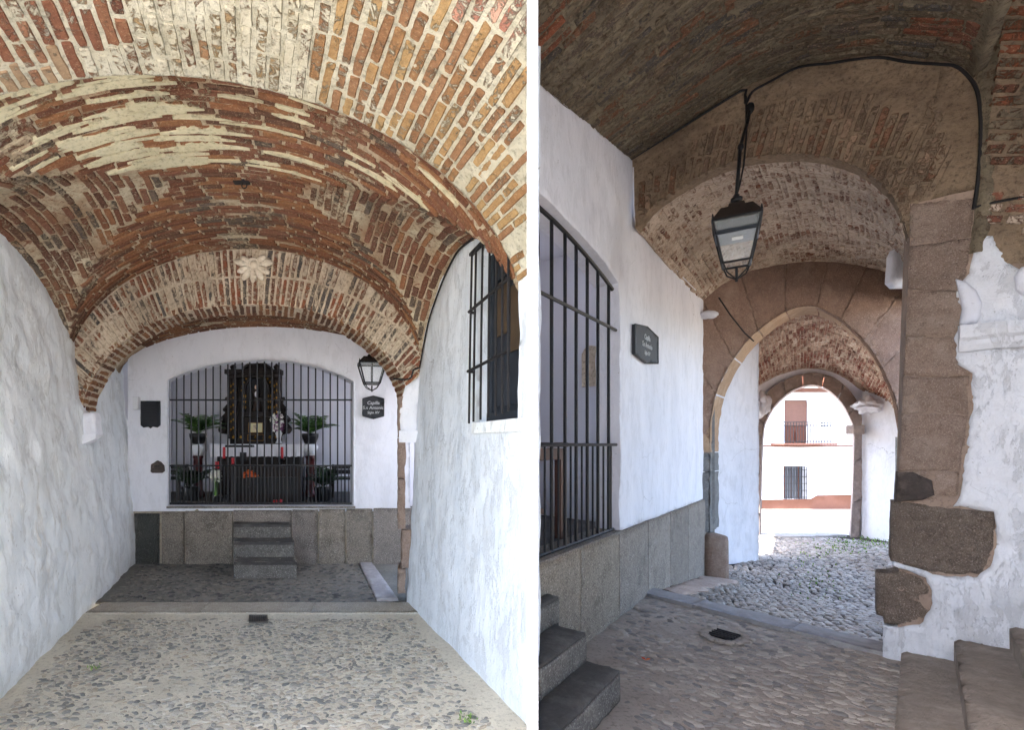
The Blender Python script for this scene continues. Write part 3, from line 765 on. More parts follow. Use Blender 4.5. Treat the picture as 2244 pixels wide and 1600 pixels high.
grid('mortar_bed', SBm, 150, 140, 'mortar_b', vb, .006, 9, inB, CLIP_L, True, (.002, .998), (.002, .998), .04)
def v1(a, b):
    u = math.sin((a * 2 - 1) * math.pi / 2); v = b * 2 - 1; return z1(u, v) > z2(u, v) - .006
def v2(a, b):
    u = a * 2 - 1; v = math.sin((b * 2 - 1) * math.pi / 2); return z2(u, v) > z1(u, v) + .004 and abs(u) < .985
bb = courses(SB, 'a', .062, (.2, .29), .02, .82, .06, .012, inB, v1, 31, (.01, .99), (.01, .99), .05, .006)
bs = courses(SB2, 'b', .064, (.17, .27), .018, .76, .06, .012, inB, v2, 33, (.01, .99), (.02, .98), .08, .006)
lay(vb, bb, lambda p: 'brick_b' if fbm(p, 1.3, 3) > -.3 else 'brick_b_side', 300)
lay(vb, bs, lambda p: 'brick_b_side' if fbm(p + Vector((5, 0, 0)), 1.5, 3) > -.12 else 'brick_b', 300)
# proud mortar smears between the courses of the front web
st = MB(); rs = random.Random(5)
for k in range(46):
    b_ = .02 + .5 * k / 46
    a_ = .1
    while a_ < .9:
        ln_ = rs.uniform(.03, .13)
        dens = (.72 if a_ < .46 else .16) if b_ < .42 else .15
        if rs.random() < dens and fbm((a_ * 4, b_ * 5, 1.0), 1.0, 3) > -.25 and v1(a_, b_) and v1(a_ + ln_, b_):
            n_ = 10; top = []; bot = []; wv = rs.uniform(.0035, .0095)
            for i in range(n_ + 1):
                aa = a_ + ln_ * i / n_; taper = .35 + .65 * math.sin(math.pi * i / n_) ** .5
                nn_ = normal(SB, aa, b_, inB)
                top.append(SB(aa, b_ - wv * taper * rs.uniform(.7, 1.25)) + nn_ * .02)
                bot.append(SB(aa, b_ + wv * taper * rs.uniform(.7, 1.25)) + nn_ * .02)
                if i == 0: nrm = nn_
            q = top + bot[::-1]; m_ = n_ + 1; back = [p - nrm * .03 for p in q]; n2 = len(q)
            fs = [(i, i + 1, n2 - 2 - i, n2 - 1 - i) for i in range(n_)] + [(i, (i + 1) % n2, n2 + (i + 1) % n2, n2 + i) for i in range(n2)]
            st.add(q + back, fs)
        a_ += ln_ + rs.uniform(.005, .05)
o = st.build('mortar_smear', 'mortar_strip', vb); o['kind'] = 'stuff'
# step between near vault and groin vault: mortar fillet
def SFi(a, b):
    p = SA(a, -.0); q = SB(a, 0.0); return p.lerp(Vector((q.x, q.y, q.z + .03)), b) + Vector((0, .012 * b, 0))
grid('edge_fillet', SFi, 140, 3, 'fillet', vb, .004, 12, inA, CLIP_L)
# iron hook in the crown
hk = thing('ceiling_hook', 'small dark iron ring fixed in the crown of the groin vault', 'hook', P(595, 425, 3.95))
pc = plan(.02, .02); pc.z = z1(.02, .02) - .012
MB().box(pc, (.12, .05, .02)).build('plate', 'iron_rust', hk)
MB().tube([pc + Vector((.02 + .02 * math.cos(t), 0, -.028 + .022 * math.sin(t))) for t in np.linspace(0, 6.28, 13)], .005, 6).build('ring', 'iron_rust', hk)

# ---- brick arch before the chapel bay
inC = crv([(176, 905), (188, 862), (222, 800), (272, 748), (340, 706), (430, 678), (545, 668), (650, 675), (740, 702), (808, 744), (856, 790), (888, 846), (898, 905)])
ouC = crv([(118, 872), (128, 820), (158, 742), (212, 672), (300, 605), (410, 560), (548, 544), (670, 556), (770, 590), (850, 642), (905, 712), (938, 800), (946, 872)])
def SC(a, b):
    p, q = inC(a), ouC(a); r_ = p + (q - p) * b; return P(r_[0], r_[1], YC)
frontC = Vector((-1.2, 2, 2.0))
vc = thing('brick_arch', 'double ring brick arch springing low in front of the white chapel wall', 'arch', (-1.3, YC, 2.0))
grid('mortar_face', SC, 120, 14, 'mortar_c', vc, .008, 12, frontC, None, True, (0, 1), (0, 1.1))
bc = courses(SC, 'b', .064, (.28, .34), .02, .66, .06, .008, frontC, None, 41, (.035, .965), (0.01, .985), .02, .004, fixed=.268)
lay(vc, bc, 'brick_c', 300)
def SCs(a, b):
    p = inC(a); q = P(p[0], p[1], YC); return q + Vector((SL * .35 * b, .4 * b, 0))
inCs = Vector((-1.4, 5.4, 1.2))
grid('soffit', SCs, 90, 8, 'mortar_c', vc, .008, 12, inCs)
lay(vc, courses(SCs, 'b', .066, (.2, .28), .02, .66, .06, .008, inCs, None, 43, (.01, .99), (0, 1), .03), 'brick_b', 120)
def SCo(a, b):
    p = ouC(a); q = P(p[0], p[1], YC); return q + Vector((0, .3 * b, 0))
# carved rosette at the crown
pr = P(556, 580, YC - .02)
ro = thing('carved_rosette', 'whitewashed carved flower rosette on the crown of the brick arch', 'carving', pr)
MB().lathe((0, 0, 0), [(.075, -.02), (.075, .0), (.06, .02), (.05, .008), (.035, .02), (.02, .03), (.005, .032)], 18)
def disc(c, prof, n=16):
    b = MB(); b.lathe((0, 0, 0), prof, n); rt = Matrix.Rotation(R(90), 3, 'X'); b.v = [Vector(c) + rt @ v for v in b.v]; return b
disc(pr, [(.075, -.02), (.075, .005), (.06, .022), (.052, .01), (.035, .022), (.02, .034), (.005, .036)], 20).build('centre', 'carving', ro, True)
for k, (ang, l_) in enumerate(((170, .17), (8, .17), (205, .15), (-28, .15), (235, .16), (-58, .15), (268, .15), (150, .12), (35, .12))):
    t = R(ang); d_ = Vector((math.cos(t), 0, math.sin(t)))
    bl = MB().blob((0, 0, 0), (l_ * .5, .022, .036), 2, .12)
    rt = Matrix.Rotation(-t, 3, 'Y'); bl.v = [pr + d_ * (l_ * .5 + .035) + rt @ v for v in bl.v]
    bl.build('petal', 'carving', ro, True)
# white springing stubs and imposts of the arch
for sx, lab, pts in ((-1, 'white plaster impost on the left wall under the brick arch', [(150, 792), (176, 905), (206, 905), (214, 955), (160, 985), (152, 900)]),
                     (1, 'white plaster impost at the right foot of the brick arch', [(888, 850), (940, 800), (918, 890), (914, 965), (878, 962), (876, 900)])):
    t = thing('wall_impost', lab, 'impost', P(pts[0][0], pts[0][1], YC))
    pp = [P(x, y, YC - .02) for x, y in pts]
    panel('plaster', [(p.x, p.z) for p in pp], ((0, YC - .025, 0), (1, 0, 0), (0, 0, 1), (0, -1, 0)), 'white', t, .1, .035, .012, 8, rag=.015, round_=.015)
    if sx > 0:
        q = P(896, 955, YC - .03)
        b = MB(); b.prism([q + Vector((-.1, -.02, -.07)), q + Vector((-.1, -.05, .02)), q + Vector((-.1, -.05, .05)), q + Vector((-.1, .12, .05)), q + Vector((-.1, .12, -.07))], (.2, 0, 0)); b.build('moulding', 'white', t)
    else:
        q = P(190, 962, YC - .02)
        b = MB(); b.prism([q + Vector((-.13, .0, -.10)), q + Vector((.12, .0, .0)), q + Vector((.12, .0, .05)), q + Vector((-.13, .0, .03))], (0, -.05, 0)); b.build('moulding', 'white', t)
js = thing('stone_jamb', 'narrow brown stone quoin strip at the right edge of the chapel bay', 'stonework', P(880, 1300, YC))
yy = [868, 960, 1050, 1160, 1246, 1302]
for i in range(5):
    x0_, x1_ = (872, 888) if i not in (3,) else (880, 903)
    a_, b_ = P(x0_, yy[i] + 1, YC + .0), P(x1_, yy[i + 1] - 1, YC)
    panel('stone', [(a_.x, b_.z), (b_.x, b_.z), (b_.x, a_.z), (a_.x, a_.z)], ((0, YC - .012, 0), (1, 0, 0), (0, 0, 1), (0, -1, 0)), 'stone_brown', js, .3, .035, .008, 10, rag=.01)
MB().box((.44, YC + .16, 1.5), (.30, .28, 3.2)).build('core', 'white', js)
# black cable along the right wall
cb = thing('wall_cable', 'thin black cable following the curved top of the right limewashed wall', 'cable', W(4, 2.5, 0))
pts = []
for x, y in ((1064, 508), (1040, 524), (1008, 552), (982, 600), (962, 650), (945, 700), (934, 750), (925, 800)):
    k = (x - PX) / F; Y = None
    lo, hi = 2.8, 5.1
    for _ in range(40):
        mid = (lo + hi) / 2; zz = CH + (PY - y) / F * mid; xx = xr(mid) + lb(mid) * zz
        if xx / mid > k: lo = mid
        else: hi = mid
    pts.append(P(x, y, (lo + hi) / 2 - .02) + Vector((-.02, 0, 0)))
pts += [P(918, 806, YC - .08), P(905, 812, YC - .07), P(902, 826, YC - .06), P(890, 832, YC - .05), P(862, 830, YC - .04)]
cf = crv(pts); MB().tube([Vector(cf(i / 60)) for i in range(61)], .009, 6).build('cable', 'cable', cb)

# ---- vault of the chapel bay behind the arch
def SBk(a, b):
    t = (a * 2 - 1) * math.pi / 2; u = math.sin(t)
    p0 = Vector((-1.62 + 1.9 * u, 5.35, 2.48 + .74 * math.cos(t))); p1 = Vector((-1.68 + 1.95 * u, 6.8, 2.52 + .68 * math.cos(t)))
    return p0.lerp(p1, b)
vk = thing('bay_vault', 'dark brick vault of the chapel bay glimpsed under the low arch', 'vault', (-1.5, 6, 3.3))
inK = Vector((-1.5, 6, 1.5))
grid('mortar_bed', SBk, 70, 30, 'mortar_b', vk, .01, 9, inK, None, True, (0, 1), (0, 1), .15)
lay(vk, courses(SBk, 'a', .064, (.2, .28), .02, .68, .06, .012, inK, None, 47, (.2, .8), (0, 1), .04), 'brick_b', 160)

# ---- chapel wall, granite plinth, steps
cw = thing('chapel_wall', 'white chapel front wall with a wide segmental opening above granite slabs', 'wall', (-1.5, YW, 0))
def X7(px): return (px - PX) / F * YW
def Z7(py): return CH + (PY - py) / F * YW
arc = [(368, 832), (410, 815), (460, 801), (515, 792), (575, 789), (640, 792), (700, 805), (745, 821), (775, 836)]
hole = [(X7(368), .775)] + [(X7(x), Z7(y)) for x, y in arc] + [(X7(775), .775)]
o = panel('plaster', [(X7(280), .70), (.30, .70), (.30, 3.7), (X7(280), 3.7)], ((0, YW, 0), (1, 0, 0), (0, 0, 1), (0, -1, 0)), 'white', cw, .24, .045, .01, 4, holes=[hole], warp=None, octv=4); skew(o, YW)
slabs = [(296, 350, 1126, 'granite_dark'), (356, 405, 1122, 'granite_warm'), (407, 511, 1120, 'granite_warm'), (512, 640, 1118, 'granite'), (641, 697, 1117, 'granite'), (699, 757, 1116, 'granite_warm'), (759, 816, 1115, 'granite_warm'), (818, 905, 1114, 'granite')]
for x0_, x1_, yt, mm in slabs:
    panel('granite_slab', [(X7(x0_ + .6), -.05), (X7(x1_ - .6), -.05), (X7(x1_ - .6), Z7(yt)), (X7(x0_ + .6), Z7(yt))], ((0, YW - .03, 0), (1, 0, 0), (0, 0, 1), (0, -1, 0)), mm, cw, .08, .05, .003, 9, round_=.004, rag=.003)
MB().box((-1.6, YW + .1, .36), (4.0, .19, .74)).build('plinth_core', 'fillet', cw)
MB().box((X7(572), YW + .115, .757), (X7(775) - X7(368) + .04, .25, .03)).build('threshold', 'granite', cw)
stp = thing('chapel_steps', 'three worn grey stone steps up to the chapel grille in the far wall', 'steps', (X7(577), 6.3, 0))
for i, (yf, zt, x0_, x1_) in enumerate(((6.0, .195, 512, 651), (6.26, .385, 512, 645), (6.52, .565, 511, 638))):
    a_, b_ = (x0_ - PX) / F * yf, (x1_ - PX) / F * yf
    zb = (0, .19, .38)[i]
    o = panel('riser', [(a_, zb - .02), (b_, zb - .02), (b_, zt), (a_, zt)], ((0, yf, 0), (1, 0, 0), (0, 0, 1), (0, -1, 0)), 'step_l', stp, YW - yf - .035, .05, .006, 8, round_=.012); skew(o, yf)
    o = panel('tread', [(a_, yf - .004), (b_, yf - .004), (b_, YW - .034), (a_, YW - .034)], ((0, 0, zt + .003), (1, 0, 0), (0, 1, 0), (0, 0, 1)), 'step_l_dark', stp, .03, .05, .005, 8, round_=.008); skew(o, yf)

# ---- chapel room
rm = thing('chapel_room', 'pale plastered chapel interior behind the far grille', 'room', (-1.8, 8, .75))
MB().box((-1.8, 9.25, 2.0), (4.6, .1, 2.9)).build('back_wall', 'room', rm)
MB().box((-4.0, 8.1, 2.0), (.1, 2.2, 2.9)).build('side_wall', 'room', rm)
panel('side_wall', [(7.02, .72), (9.2, .72), (9.2, 3.4), (7.02, 3.4)], ((.30, 0, 0), (0, 1, 0), (0, 0, 1), (-1, 0, 0)), 'room', rm, .1, .1, .004, 4, holes=[[(7.35, 1.3), (8.75, 1.3), (8.75, 3.1), (7.35, 3.1)]])  # window opening added out of view to let daylight into the chapel
MB().box((-1.8, 8.1, 3.42), (4.5, 2.4, .1)).build('ceiling', 'room', rm)
MB().box((-1.8, 8.1, .69), (4.5, 2.4, .1)).build('floor', 'step_l_dark', rm)

# ---- grille
YG = 6.9
gr = thing('iron_grille', 'black iron bar grille with arched top closing the chapel front', 'grille', (X7(572), YG, .78))
def XG(px): return (px - PX) / F * YG
def ZG(py): return CH + (PY - py) / F * YG
ac = crv([(369, 833)] + arc[1:-1] + [(774, 837)])
nbar = 26
for i in range(nbar):
    x = 371 + (772 - 371) * i / (nbar - 1)
    lo, hi = 0, 1
    for _ in range(30):
        mid = (lo + hi) / 2
        if ac(mid)[0] < x: lo = mid
        else: hi = mid
    MB().tube([(XG(x), YG, .775), (XG(x), YG, ZG(ac(lo)[1] + 1))], .0105, 6).build('bar', 'iron', gr)
    if i < nbar - 1: MB().tube([(XG(x + 8), YG, .775), (XG(x + 8), YG, ZG(1021))], .006, 6).build('short_bar', 'iron', gr)
for y in (877, 1021): MB().box((XG(572), YG - .012, ZG(y)), (XG(776) - XG(368), .014, .022)).build('cross_bar', 'iron', gr)
MB().tube([(XG(ac(i / 40)[0]), YG, ZG(ac(i / 40)[1])) for i in range(41)], .014, 6).build('top_rail', 'iron', gr)
MB().box((XG(572), YG, .79), (XG(776) - XG(368), .03, .03)).build('bottom_rail', 'iron', gr)
for x in (513, 629): MB().box((XG(x), YG - .02, (ZG(1021) + .79) / 2), (.026, .026, ZG(1021) - .79)).build('gate_post', 'iron', gr)
MB().box((XG(547), YG - .035, ZG(1075)), (.035, .04, .09)).build('lock', 'iron_rust', gr)

# ---- altar, reredos and furnishings
def at(px, py, Y): return P(px, py, Y)
YA = 8.2
al = thing('altar_table', 'dark altar table with white lace cloth behind the grille', 'altar', at(567, 1093, YA))
xa, xb = at(466, 0, YA).x, at(664, 0, YA).x
MB().box(((xa + xb) / 2, YA + .28, 1.18), (xb - xa - .12, .5, .8), bev=.01).build('body', 'wood_dark', al)
MB().box(((xa + xb) / 2, YA + .27, 1.59), (xb - xa, .62, .02), bev=.004).build('top', 'wood', al)
clv = MB(); nn_ = 60; top = []; bot = []
for i in range(nn_ + 1):
    x = xa - .02 + (xb - xa + .04) * i / nn_
    top.append(Vector((x, YA - .05, 1.606))); bot.append(Vector((x, YA - .055 + .012 * math.sin(i * 1.1), 1.40 + .012 * abs(math.sin(i * .8)))))
clv.add(top + bot, [(i, i + 1, nn_ + 2 + i, nn_ + 1 + i) for i in range(nn_)])
clv.box(((xa + xb) / 2, YA + .26, 1.606), (xb - xa + .04, .62, .008))
cl = clv.build('altar_cloth', 'cloth', None); tag(cl, 'white lace cloth hanging over the front of the altar table', 'cloth')
# reredos
YR = 8.75
rt_ = thing('carved_reredos', 'dark carved wooden reredos with gilded columns and an arched niche', 'reredos', at(558, 975, YR))
def rb(x0_, x1_, y0_, y1_, d0, d1, nm, mm, bev=.006):
    a_, b_ = at(x0_, y1_, YR), at(x1_, y0_, YR)
    return MB().box(((a_.x + b_.x) / 2, YR + (d0 + d1) / 2, (a_.z + b_.z) / 2), (abs(b_.x - a_.x), abs(d1 - d0), abs(b_.z - a_.z)), bev=bev).build(nm, mm, rt_)
rb(503, 614, 820, 978, .02, .18, 'back_panel', 'wood_dark')
ap = [at(526, 820, YR)] + [at(563 - 38 * math.cos(t), 822 - 30 * math.sin(t), YR) for t in np.linspace(0, math.pi, 17)] + [at(600, 820, YR)]
MB().prism(ap, (0, .16, 0)).build('arched_crest', 'wood_dark', rt_)
at_ = MB(); at_.tube([at(563 - 36 * math.cos(t), 824 - 27 * math.sin(t), YR - .015) for t in np.linspace(0, math.pi, 20)], .018, 6); at_.build('crest_moulding', 'wood_dark', rt_)
for x in (511, 606):
    rb(x - 9, x + 9, 828, 962, -.09, .02, 'pilaster', 'wood_dark')
    c0 = at(x, 900, YR - .12)
    MB().lathe((c0.x, c0.y, 0), [(.03, at(0, 958, YR).z), (.05, at(0, 950, YR).z), (.036, at(0, 940, YR).z), (.04, at(0, 900, YR).z), (.034, at(0, 850, YR).z), (.055, at(0, 838, YR).z), (.05, at(0, 832, YR).z)], 12).build('column', 'wood_dark', rt_, True)
    g = MB()
    for k, y in enumerate((842, 856, 872, 888, 903, 920, 938)):
        for s_ in (-1, 0, 1): g.blob(at(x + s_ * 5, y + (4 if s_ else 0), YR - .165), (.016, .012, .024), 1, .3)
    g.build('gilt_leaves', 'gold', rt_)
    f_ = at(x, 818, YR - .04)
    MB().lathe((f_.x, f_.y, f_.z), [(.02, 0), (.045, .02), (.02, .05), (.05, .09), (.055, .115), (.02, .15), (.012, .2), (.002, .23)], 12).build('finial', 'wood_dark', rt_, True)
rb(498, 620, 812, 822, -.16, .05, 'cornice', 'wood_dark'); rb(503, 615, 822, 829, -.12, .02, 'frieze', 'wood_dark')
# niche
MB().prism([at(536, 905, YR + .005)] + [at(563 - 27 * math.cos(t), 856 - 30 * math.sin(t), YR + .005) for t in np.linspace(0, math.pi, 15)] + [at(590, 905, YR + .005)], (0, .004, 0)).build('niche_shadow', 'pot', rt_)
MB().tube([at(536, 905, YR - .02)] + [at(563 - 28 * math.cos(t), 856 - 31 * math.sin(t), YR - .02) for t in np.linspace(0, math.pi, 17)] + [at(590, 905, YR - .02)], .022, 6).build('niche_frame', 'wood_dark', rt_)
g = MB()
for t in np.linspace(0, math.pi, 13): g.blob(at(563 - 33 * math.cos(t), 856 - 36 * math.sin(t), YR - .03), (.02, .012, .02), 1, .3)
for x in (533, 593, 538, 588):
    for y in (868, 880, 893): g.blob(at(x, y, YR - .05), (.014, .012, .03), 1, .3)
g.build('niche_gilding', 'gold', rt_)
rb(530, 597, 904, 914, -.1, .02, 'niche_sill', 'wood_dark'); rb(527, 600, 950, 972, -.14, .02, 'predella', 'wood_dark')
g = MB()
for a_, b_ in (((543, 953), (577, 953)), ((577, 953), (577, 966)), ((577, 966), (543, 966)), ((543, 966), (543, 953))): g.tube([at(*a_, YR - .15), at(*b_, YR - .15)], .006, 5)
for x in (512, 560, 560, 606, 528, 592): g.blob(at(x, 958, YR - .15), (.03, .014, .03), 1, .4)
g.build('predella_gilding', 'gold', rt_)
for sx in (-1, 1):
    pts = [(x * sx + 559, y) for x, y in ((56, 868), (62, 872), (60, 884), (68, 893), (66, 905), (76, 916), (72, 928), (80, 938), (76, 950), (62, 952), (56, 960))]
    MB().prism([at(x, y, YR + .02) for x, y in pts], (0, .05, 0)).build('scroll_wing', 'wood_dark', rt_)
    e = MB()
    for q, y, r_ in ((62, 874, .035), (66, 898, .04), (73, 920, .045), (72, 942, .07)): e.blob(at(559 + sx * q, y, YR), (r_, .03, r_), 2, .15)
    e.build('scroll', 'wood_dark', rt_, True)
# saint figure in the niche, one continuous body
sg = thing('saint_statuette', 'small robed saint statuette standing in the niche of the reredos', 'statuette', at(563, 900, YR - .06))
q = at(562, 902, YR - .06)
bd = MB().lathe(q, [(.075, 0), (.085, .02), (.07, .12), (.06, .22), (.072, .29), (.06, .33), (.024, .355), (.03, .375), (.042, .40), (.042, .43), (.03, .455), (.005, .465)], 14)
bd.build('body', 'habit', sg, True)
MB().blob(q + Vector((0, -.022, .415)), (.03, .028, .04), 2, .04).build('face', 'skin', sg, True)
MB().tube([q + Vector((.07, -.01, .3)), q + Vector((.075, -.06, .22)), q + Vector((.02, -.09, .24))], [.022, .02, .012], 8).build('sleeve', 'habit', sg, True)
MB().blob(q + Vector((.02, -.095, .29)), (.028, .025, .05), 2, .1).build('child_figure', 'cloth', sg, True)
# gilded card on the altar
cd = thing('altar_card', 'pale gilt framed card leaning on the reredos above the altar', 'card', at(560, 948, 8.55))
a_, b_ = at(545, 948, 8.56), at(575, 927, 8.56)
MB().box(((a_.x + b_.x) / 2, 8.56, (a_.z + b_.z) / 2), (b_.x - a_.x, .015, b_.z - a_.z)).build('sheet', 'card', cd)
fr = MB(); fr.tube([at(545, 948, 8.55), at(575, 948, 8.55), at(575, 927, 8.55), at(545, 927, 8.55), at(545, 948, 8.55)], .006, 5); fr.build('frame', 'gold', cd)
MB().box(((a_.x + b_.x) / 2, 8.545, (a_.z + b_.z) / 2), (.07, .004, .09)).build('print', 'mortar_c', cd)
# bouquet in a white vase
def bouquet(c, r_, n, cols, seed, stem=None, leaf='leaf_dark', par=None, nm='blossom'):
    rr = random.Random(seed)
    for k, cc in enumerate(cols):
        b = MB()
        for i in range(n):
            d_ = Vector((rr.gauss(0, 1), rr.gauss(0, 1), rr.gauss(0, 1.1))).normalized() * rr.uniform(.3, 1)
            p = Vector(c) + Vector((d_.x * r_[0], d_.y * r_[1], d_.z * r_[2])); s_ = rr.uniform(.018, .03)
            for j in range(6):
                a_ = R(60 * j + rr.uniform(-15, 15)); t_ = Vector((math.cos(a_), -.35, math.sin(a_)))
                u_ = t_.cross(Vector((0, 1, 0))).normalized() * s_ * .5
                b.add([p, p + t_ * s_ * .7 + u_, p + t_ * s_ * 1.4, p + t_ * s_ * .7 - u_], [(0, 1, 2, 3)])
        b.build(nm, cc, par)
bq = thing('flower_vase', 'purple and white bouquet in a white vase on the altar', 'vase', at(611, 972, 8.4))
q = at(611, 972, 8.4)
MB().lathe(q, [(.05, 0), (.055, .01), (.03, .06), (.045, .12), (.06, .17), (.04, .2), (.05, .215)], 16).build('vase', 'porcelain', bq, True)
bouquet(q + Vector((-.02, -.02, .36)), (.13, .08, .18), 26, ['petal_purple', 'petal_white'], 3, par=bq)
# palms on pedestals
def palm(t, c, h, n, seed, m='leaf', spread=.3):
    rr = random.Random(seed)
    for i in range(n):
        az = 2 * math.pi * i / n + rr.uniform(-.3, .3); L = h * rr.uniform(.75, 1.1); el = rr.uniform(.75, 1.4)
        b = MB(); p = Vector(c); d_ = Vector((math.cos(az) * math.cos(el), math.sin(az) * math.cos(el), math.sin(el))); st = []
        for k in range(9):
            st.append(p.copy()); p = p + d_ * L / 8; d_ = (d_ + Vector((math.cos(az) * .05, math.sin(az) * .05, -.12))).normalized()
        b.tube(st, .004, 4)
        for k in range(2, 9):
            for s_ in (-1, 1):
                t_ = (st[k] - st[k - 1]).normalized(); sd_ = t_.cross(ZV)
                if sd_.length < .1: sd_ = Vector((1, 0, 0))
                sd_.normalize(); l_ = .34 * h * math.sin(math.pi * (k - .5) / 9) + .03
                tip = st[k] + (sd_ * s_ * .8 + t_ * .6 - ZV * .25) * l_; w_ = t_ * .016
                b.add([st[k] - w_, (st[k] + tip) / 2 - w_ * 1.1, tip, (st[k] + tip) / 2 + w_ * 1.1, st[k] + w_], [(0, 1, 2, 3, 4)])
        b.build('frond', m, t)
for px_, lab, sd_ in ((434, 'leafy palm in a black pot on the pedestal left of the altar', 3), (680, 'leafy palm in a black pot on the pedestal right of the altar', 8)):
    Yp = 8.25; q = at(px_, 973, Yp)
    pd = thing('plant_pedestal', lab.replace('leafy palm in a black pot on the pedestal', 'dark red column pedestal with white carved capital'), 'pedestal', (q.x, Yp, .75))
    MB().lathe((q.x, Yp, .745), [(.13, 0), (.13, .06), (.09, .09), (.075, .12), (.07, .62), (.09, .66), (.07, .68)], 16).build('shaft', 'red_dark', pd, True)
    MB().lathe((q.x, Yp, 1.42), [(.075, 0), (.09, .05), (.13, .12), (.13, .16), (.1, .19)], 16).build('capital', 'porcelain', pd, True)
    pl = thing('potted_palm', lab, 'plant', q)
    MB().lathe((q.x, Yp, 1.61), [(.075, 0), (.1, .02), (.135, .12), (.14, .17), (.12, .175), (.11, .15)], 16).build('pot', 'pot', pl, True)
    palm(pl, Vector((q.x, Yp, 1.76)), .44, 17, sd_, 'leaf')
# candles
for i, (x, y0_, y1_, Y, lab) in enumerate(((491, 980, 1005, 8.0, 'tall red candle at the left front of the altar'), (618, 980, 1005, 8.0, 'tall red candle at the right front of the altar'), (476, 1012, 1027, 7.7, 'red glass votive light left of the orange flowers'), (511, 1004, 1018, 7.9, 'red glass votive light beneath the left altar candle'), (603, 1096, 1110, 7.1, 'left of two red votive glasses on the floor behind the grille'), (614, 1095, 1110, 7.1, 'right of two red votive glasses on the floor behind the grille'))):
    q = at(x, y1_, Y); h = (y1_ - y0_) / F * Y; r_ = .022 if i < 2 else .03
    t = thing('altar_candle' if i < 2 else 'votive_light', lab, 'candle', q)
    MB().lathe(q, [(r_ * .9, 0), (r_, .01), (r_, h * .96), (r_ * .8, h)], 12).build('wax', 'red', t, True)
    MB().tube([q + Vector((0, 0, h)), q + Vector((.002, 0, h + .018))], .002, 5).build('wick', 'pot', t)
    zb = .745
    if i < 4:
        MB().lathe((q.x, q.y, zb), [(.07, 0), (.07, .012), (.012, .03), (.012, max(.1, q.z - zb - .04)), (.045, q.z - zb - .012), (.045, q.z - zb)], 12).build('candle_stand', 'iron', t, True)
# dark chest / kneeler with orange flowers, reading stand
ch = thing('altar_chest', 'dark low chest standing before the altar under the orange flowers', 'chest', at(585, 1110, 7.5))
a_, b_ = at(508, 1112, 7.5), at(662, 1024, 7.5)
MB().box(((a_.x + b_.x) / 2, 7.62, (.745 + b_.z) / 2), (b_.x - a_.x, .4, b_.z - .745), bev=.012).build('body', 'wood_dark', ch)
MB().box(((a_.x + b_.x) / 2, 7.6, b_.z + .012), (b_.x - a_.x + .05, .46, .024), bev=.006).build('lid', 'wood_dark', ch)
MB().box(((a_.x + b_.x) / 2, 7.41, 1.0), (b_.x - a_.x - .1, .02, .24)).build('front_panel', 'pot', ch)
ls = thing('reading_stand', 'thin dark metal reading stand in front of the white altar cloth', 'stand', at(527, 1023, 7.6))
q0, q1 = at(497, 978, 7.6), at(556, 978, 7.6)
MB().box(((q0.x + q1.x) / 2, 7.58, q0.z), (q1.x - q0.x, .12, .035)).build('desk', 'iron', ls)
MB().box((at(533, 0, 7.6).x, 7.6, 1.42), (.1, .012, .13)).build('plate', 'iron', ls)
MB().tube([(at(531, 0, 7.6).x, 7.6, 1.28), (at(531, 0, 7.6).x, 7.6, q0.z)], .012, 6).build('stem', 'iron', ls)
of = thing('orange_bouquet', 'bright orange flowers lying on the dark chest behind the grille', 'flowers', at(548, 1040, 7.45))
bouquet(at(549, 1040, 7.42) , (.13, .05, .055), 34, ['petal_orange'], 9, par=of)
wf = thing('white_lilies', 'white lilies in a green stemmed bunch left of the dark chest', 'flowers', at(474, 1060, 7.4))
bouquet(at(474, 1043, 7.4), (.1, .06, .09), 30, ['petal_white'], 12, par=wf)
b = MB()
for i in range(7): b.tube([at(474 + rnd.uniform(-3, 3), 1100, 7.4), at(474 + rnd.uniform(-8, 8), 1048, 7.4 + rnd.uniform(-.04, .04))], .006, 5)
b.build('stem', 'leaf', wf)
MB().lathe(at(474, 1112, 7.4), [(.05, 0), (.06, .02), (.05, .1), (.06, .17)], 12).build('vase', 'pot', wf, True)
for px_, lab, h, sd_ in ((418, 'bushy dark plant on the chapel floor left of the lilies', .42, 21), (708, 'bushy dark plant on the chapel floor right of the chest', .36, 24)):
    q = at(px_, 1095, 7.7); q.z = .745
    t = thing('floor_plant', lab, 'plant', q)
    MB().lathe(q, [(.09, 0), (.11, .02), (.14, .2), (.13, .21)], 14).build('pot', 'pot', t, True)
    palm(t, q + Vector((0, 0, .2)), h, 14, sd_, 'leaf_dark')
for px_, lab in ((404, 'black iron candelabrum left of the altar'), (694, 'black iron candelabrum right of the altar')):
    q = at(px_, 1090, 7.9); q.z = .745; t = thing('candelabrum', lab, 'candelabrum', q)
    MB().lathe(q, [(.1, 0), (.1, .015), (.014, .04), (.012, .5)], 10).build('stem', 'iron', t)
    b = MB()
    for k in (-2, -1, 1, 2): b.tube([q + Vector((0, 0, .36 + .02 * abs(k))), q + Vector((k * .05, 0, .34)), q + Vector((k * .075, 0, .42)), q + Vector((k * .075, 0, .5))], .007, 5)
    b.build('arm', 'iron', t)
def chair(t, c, s=1):
    c = Vector(c)
    for sx in (-1, 1):
        for sy in (-1, 1): MB().box(c + Vector((sx * .18, sy * .17, .16 if sy < 0 else .27)), (.035, .035, .32 if sy < 0 else .54)).build('leg', 'wood_dark', t)
    MB().box(c + Vector((0, 0, .33)), (.42, .4, .03), bev=.008).build('seat', 'wood_dark', t)
    for z_ in (.42, .5): MB().box(c + Vector((0, .17, z_)), (.34, .02, .07)).build('back_slat', 'wood_dark', t)
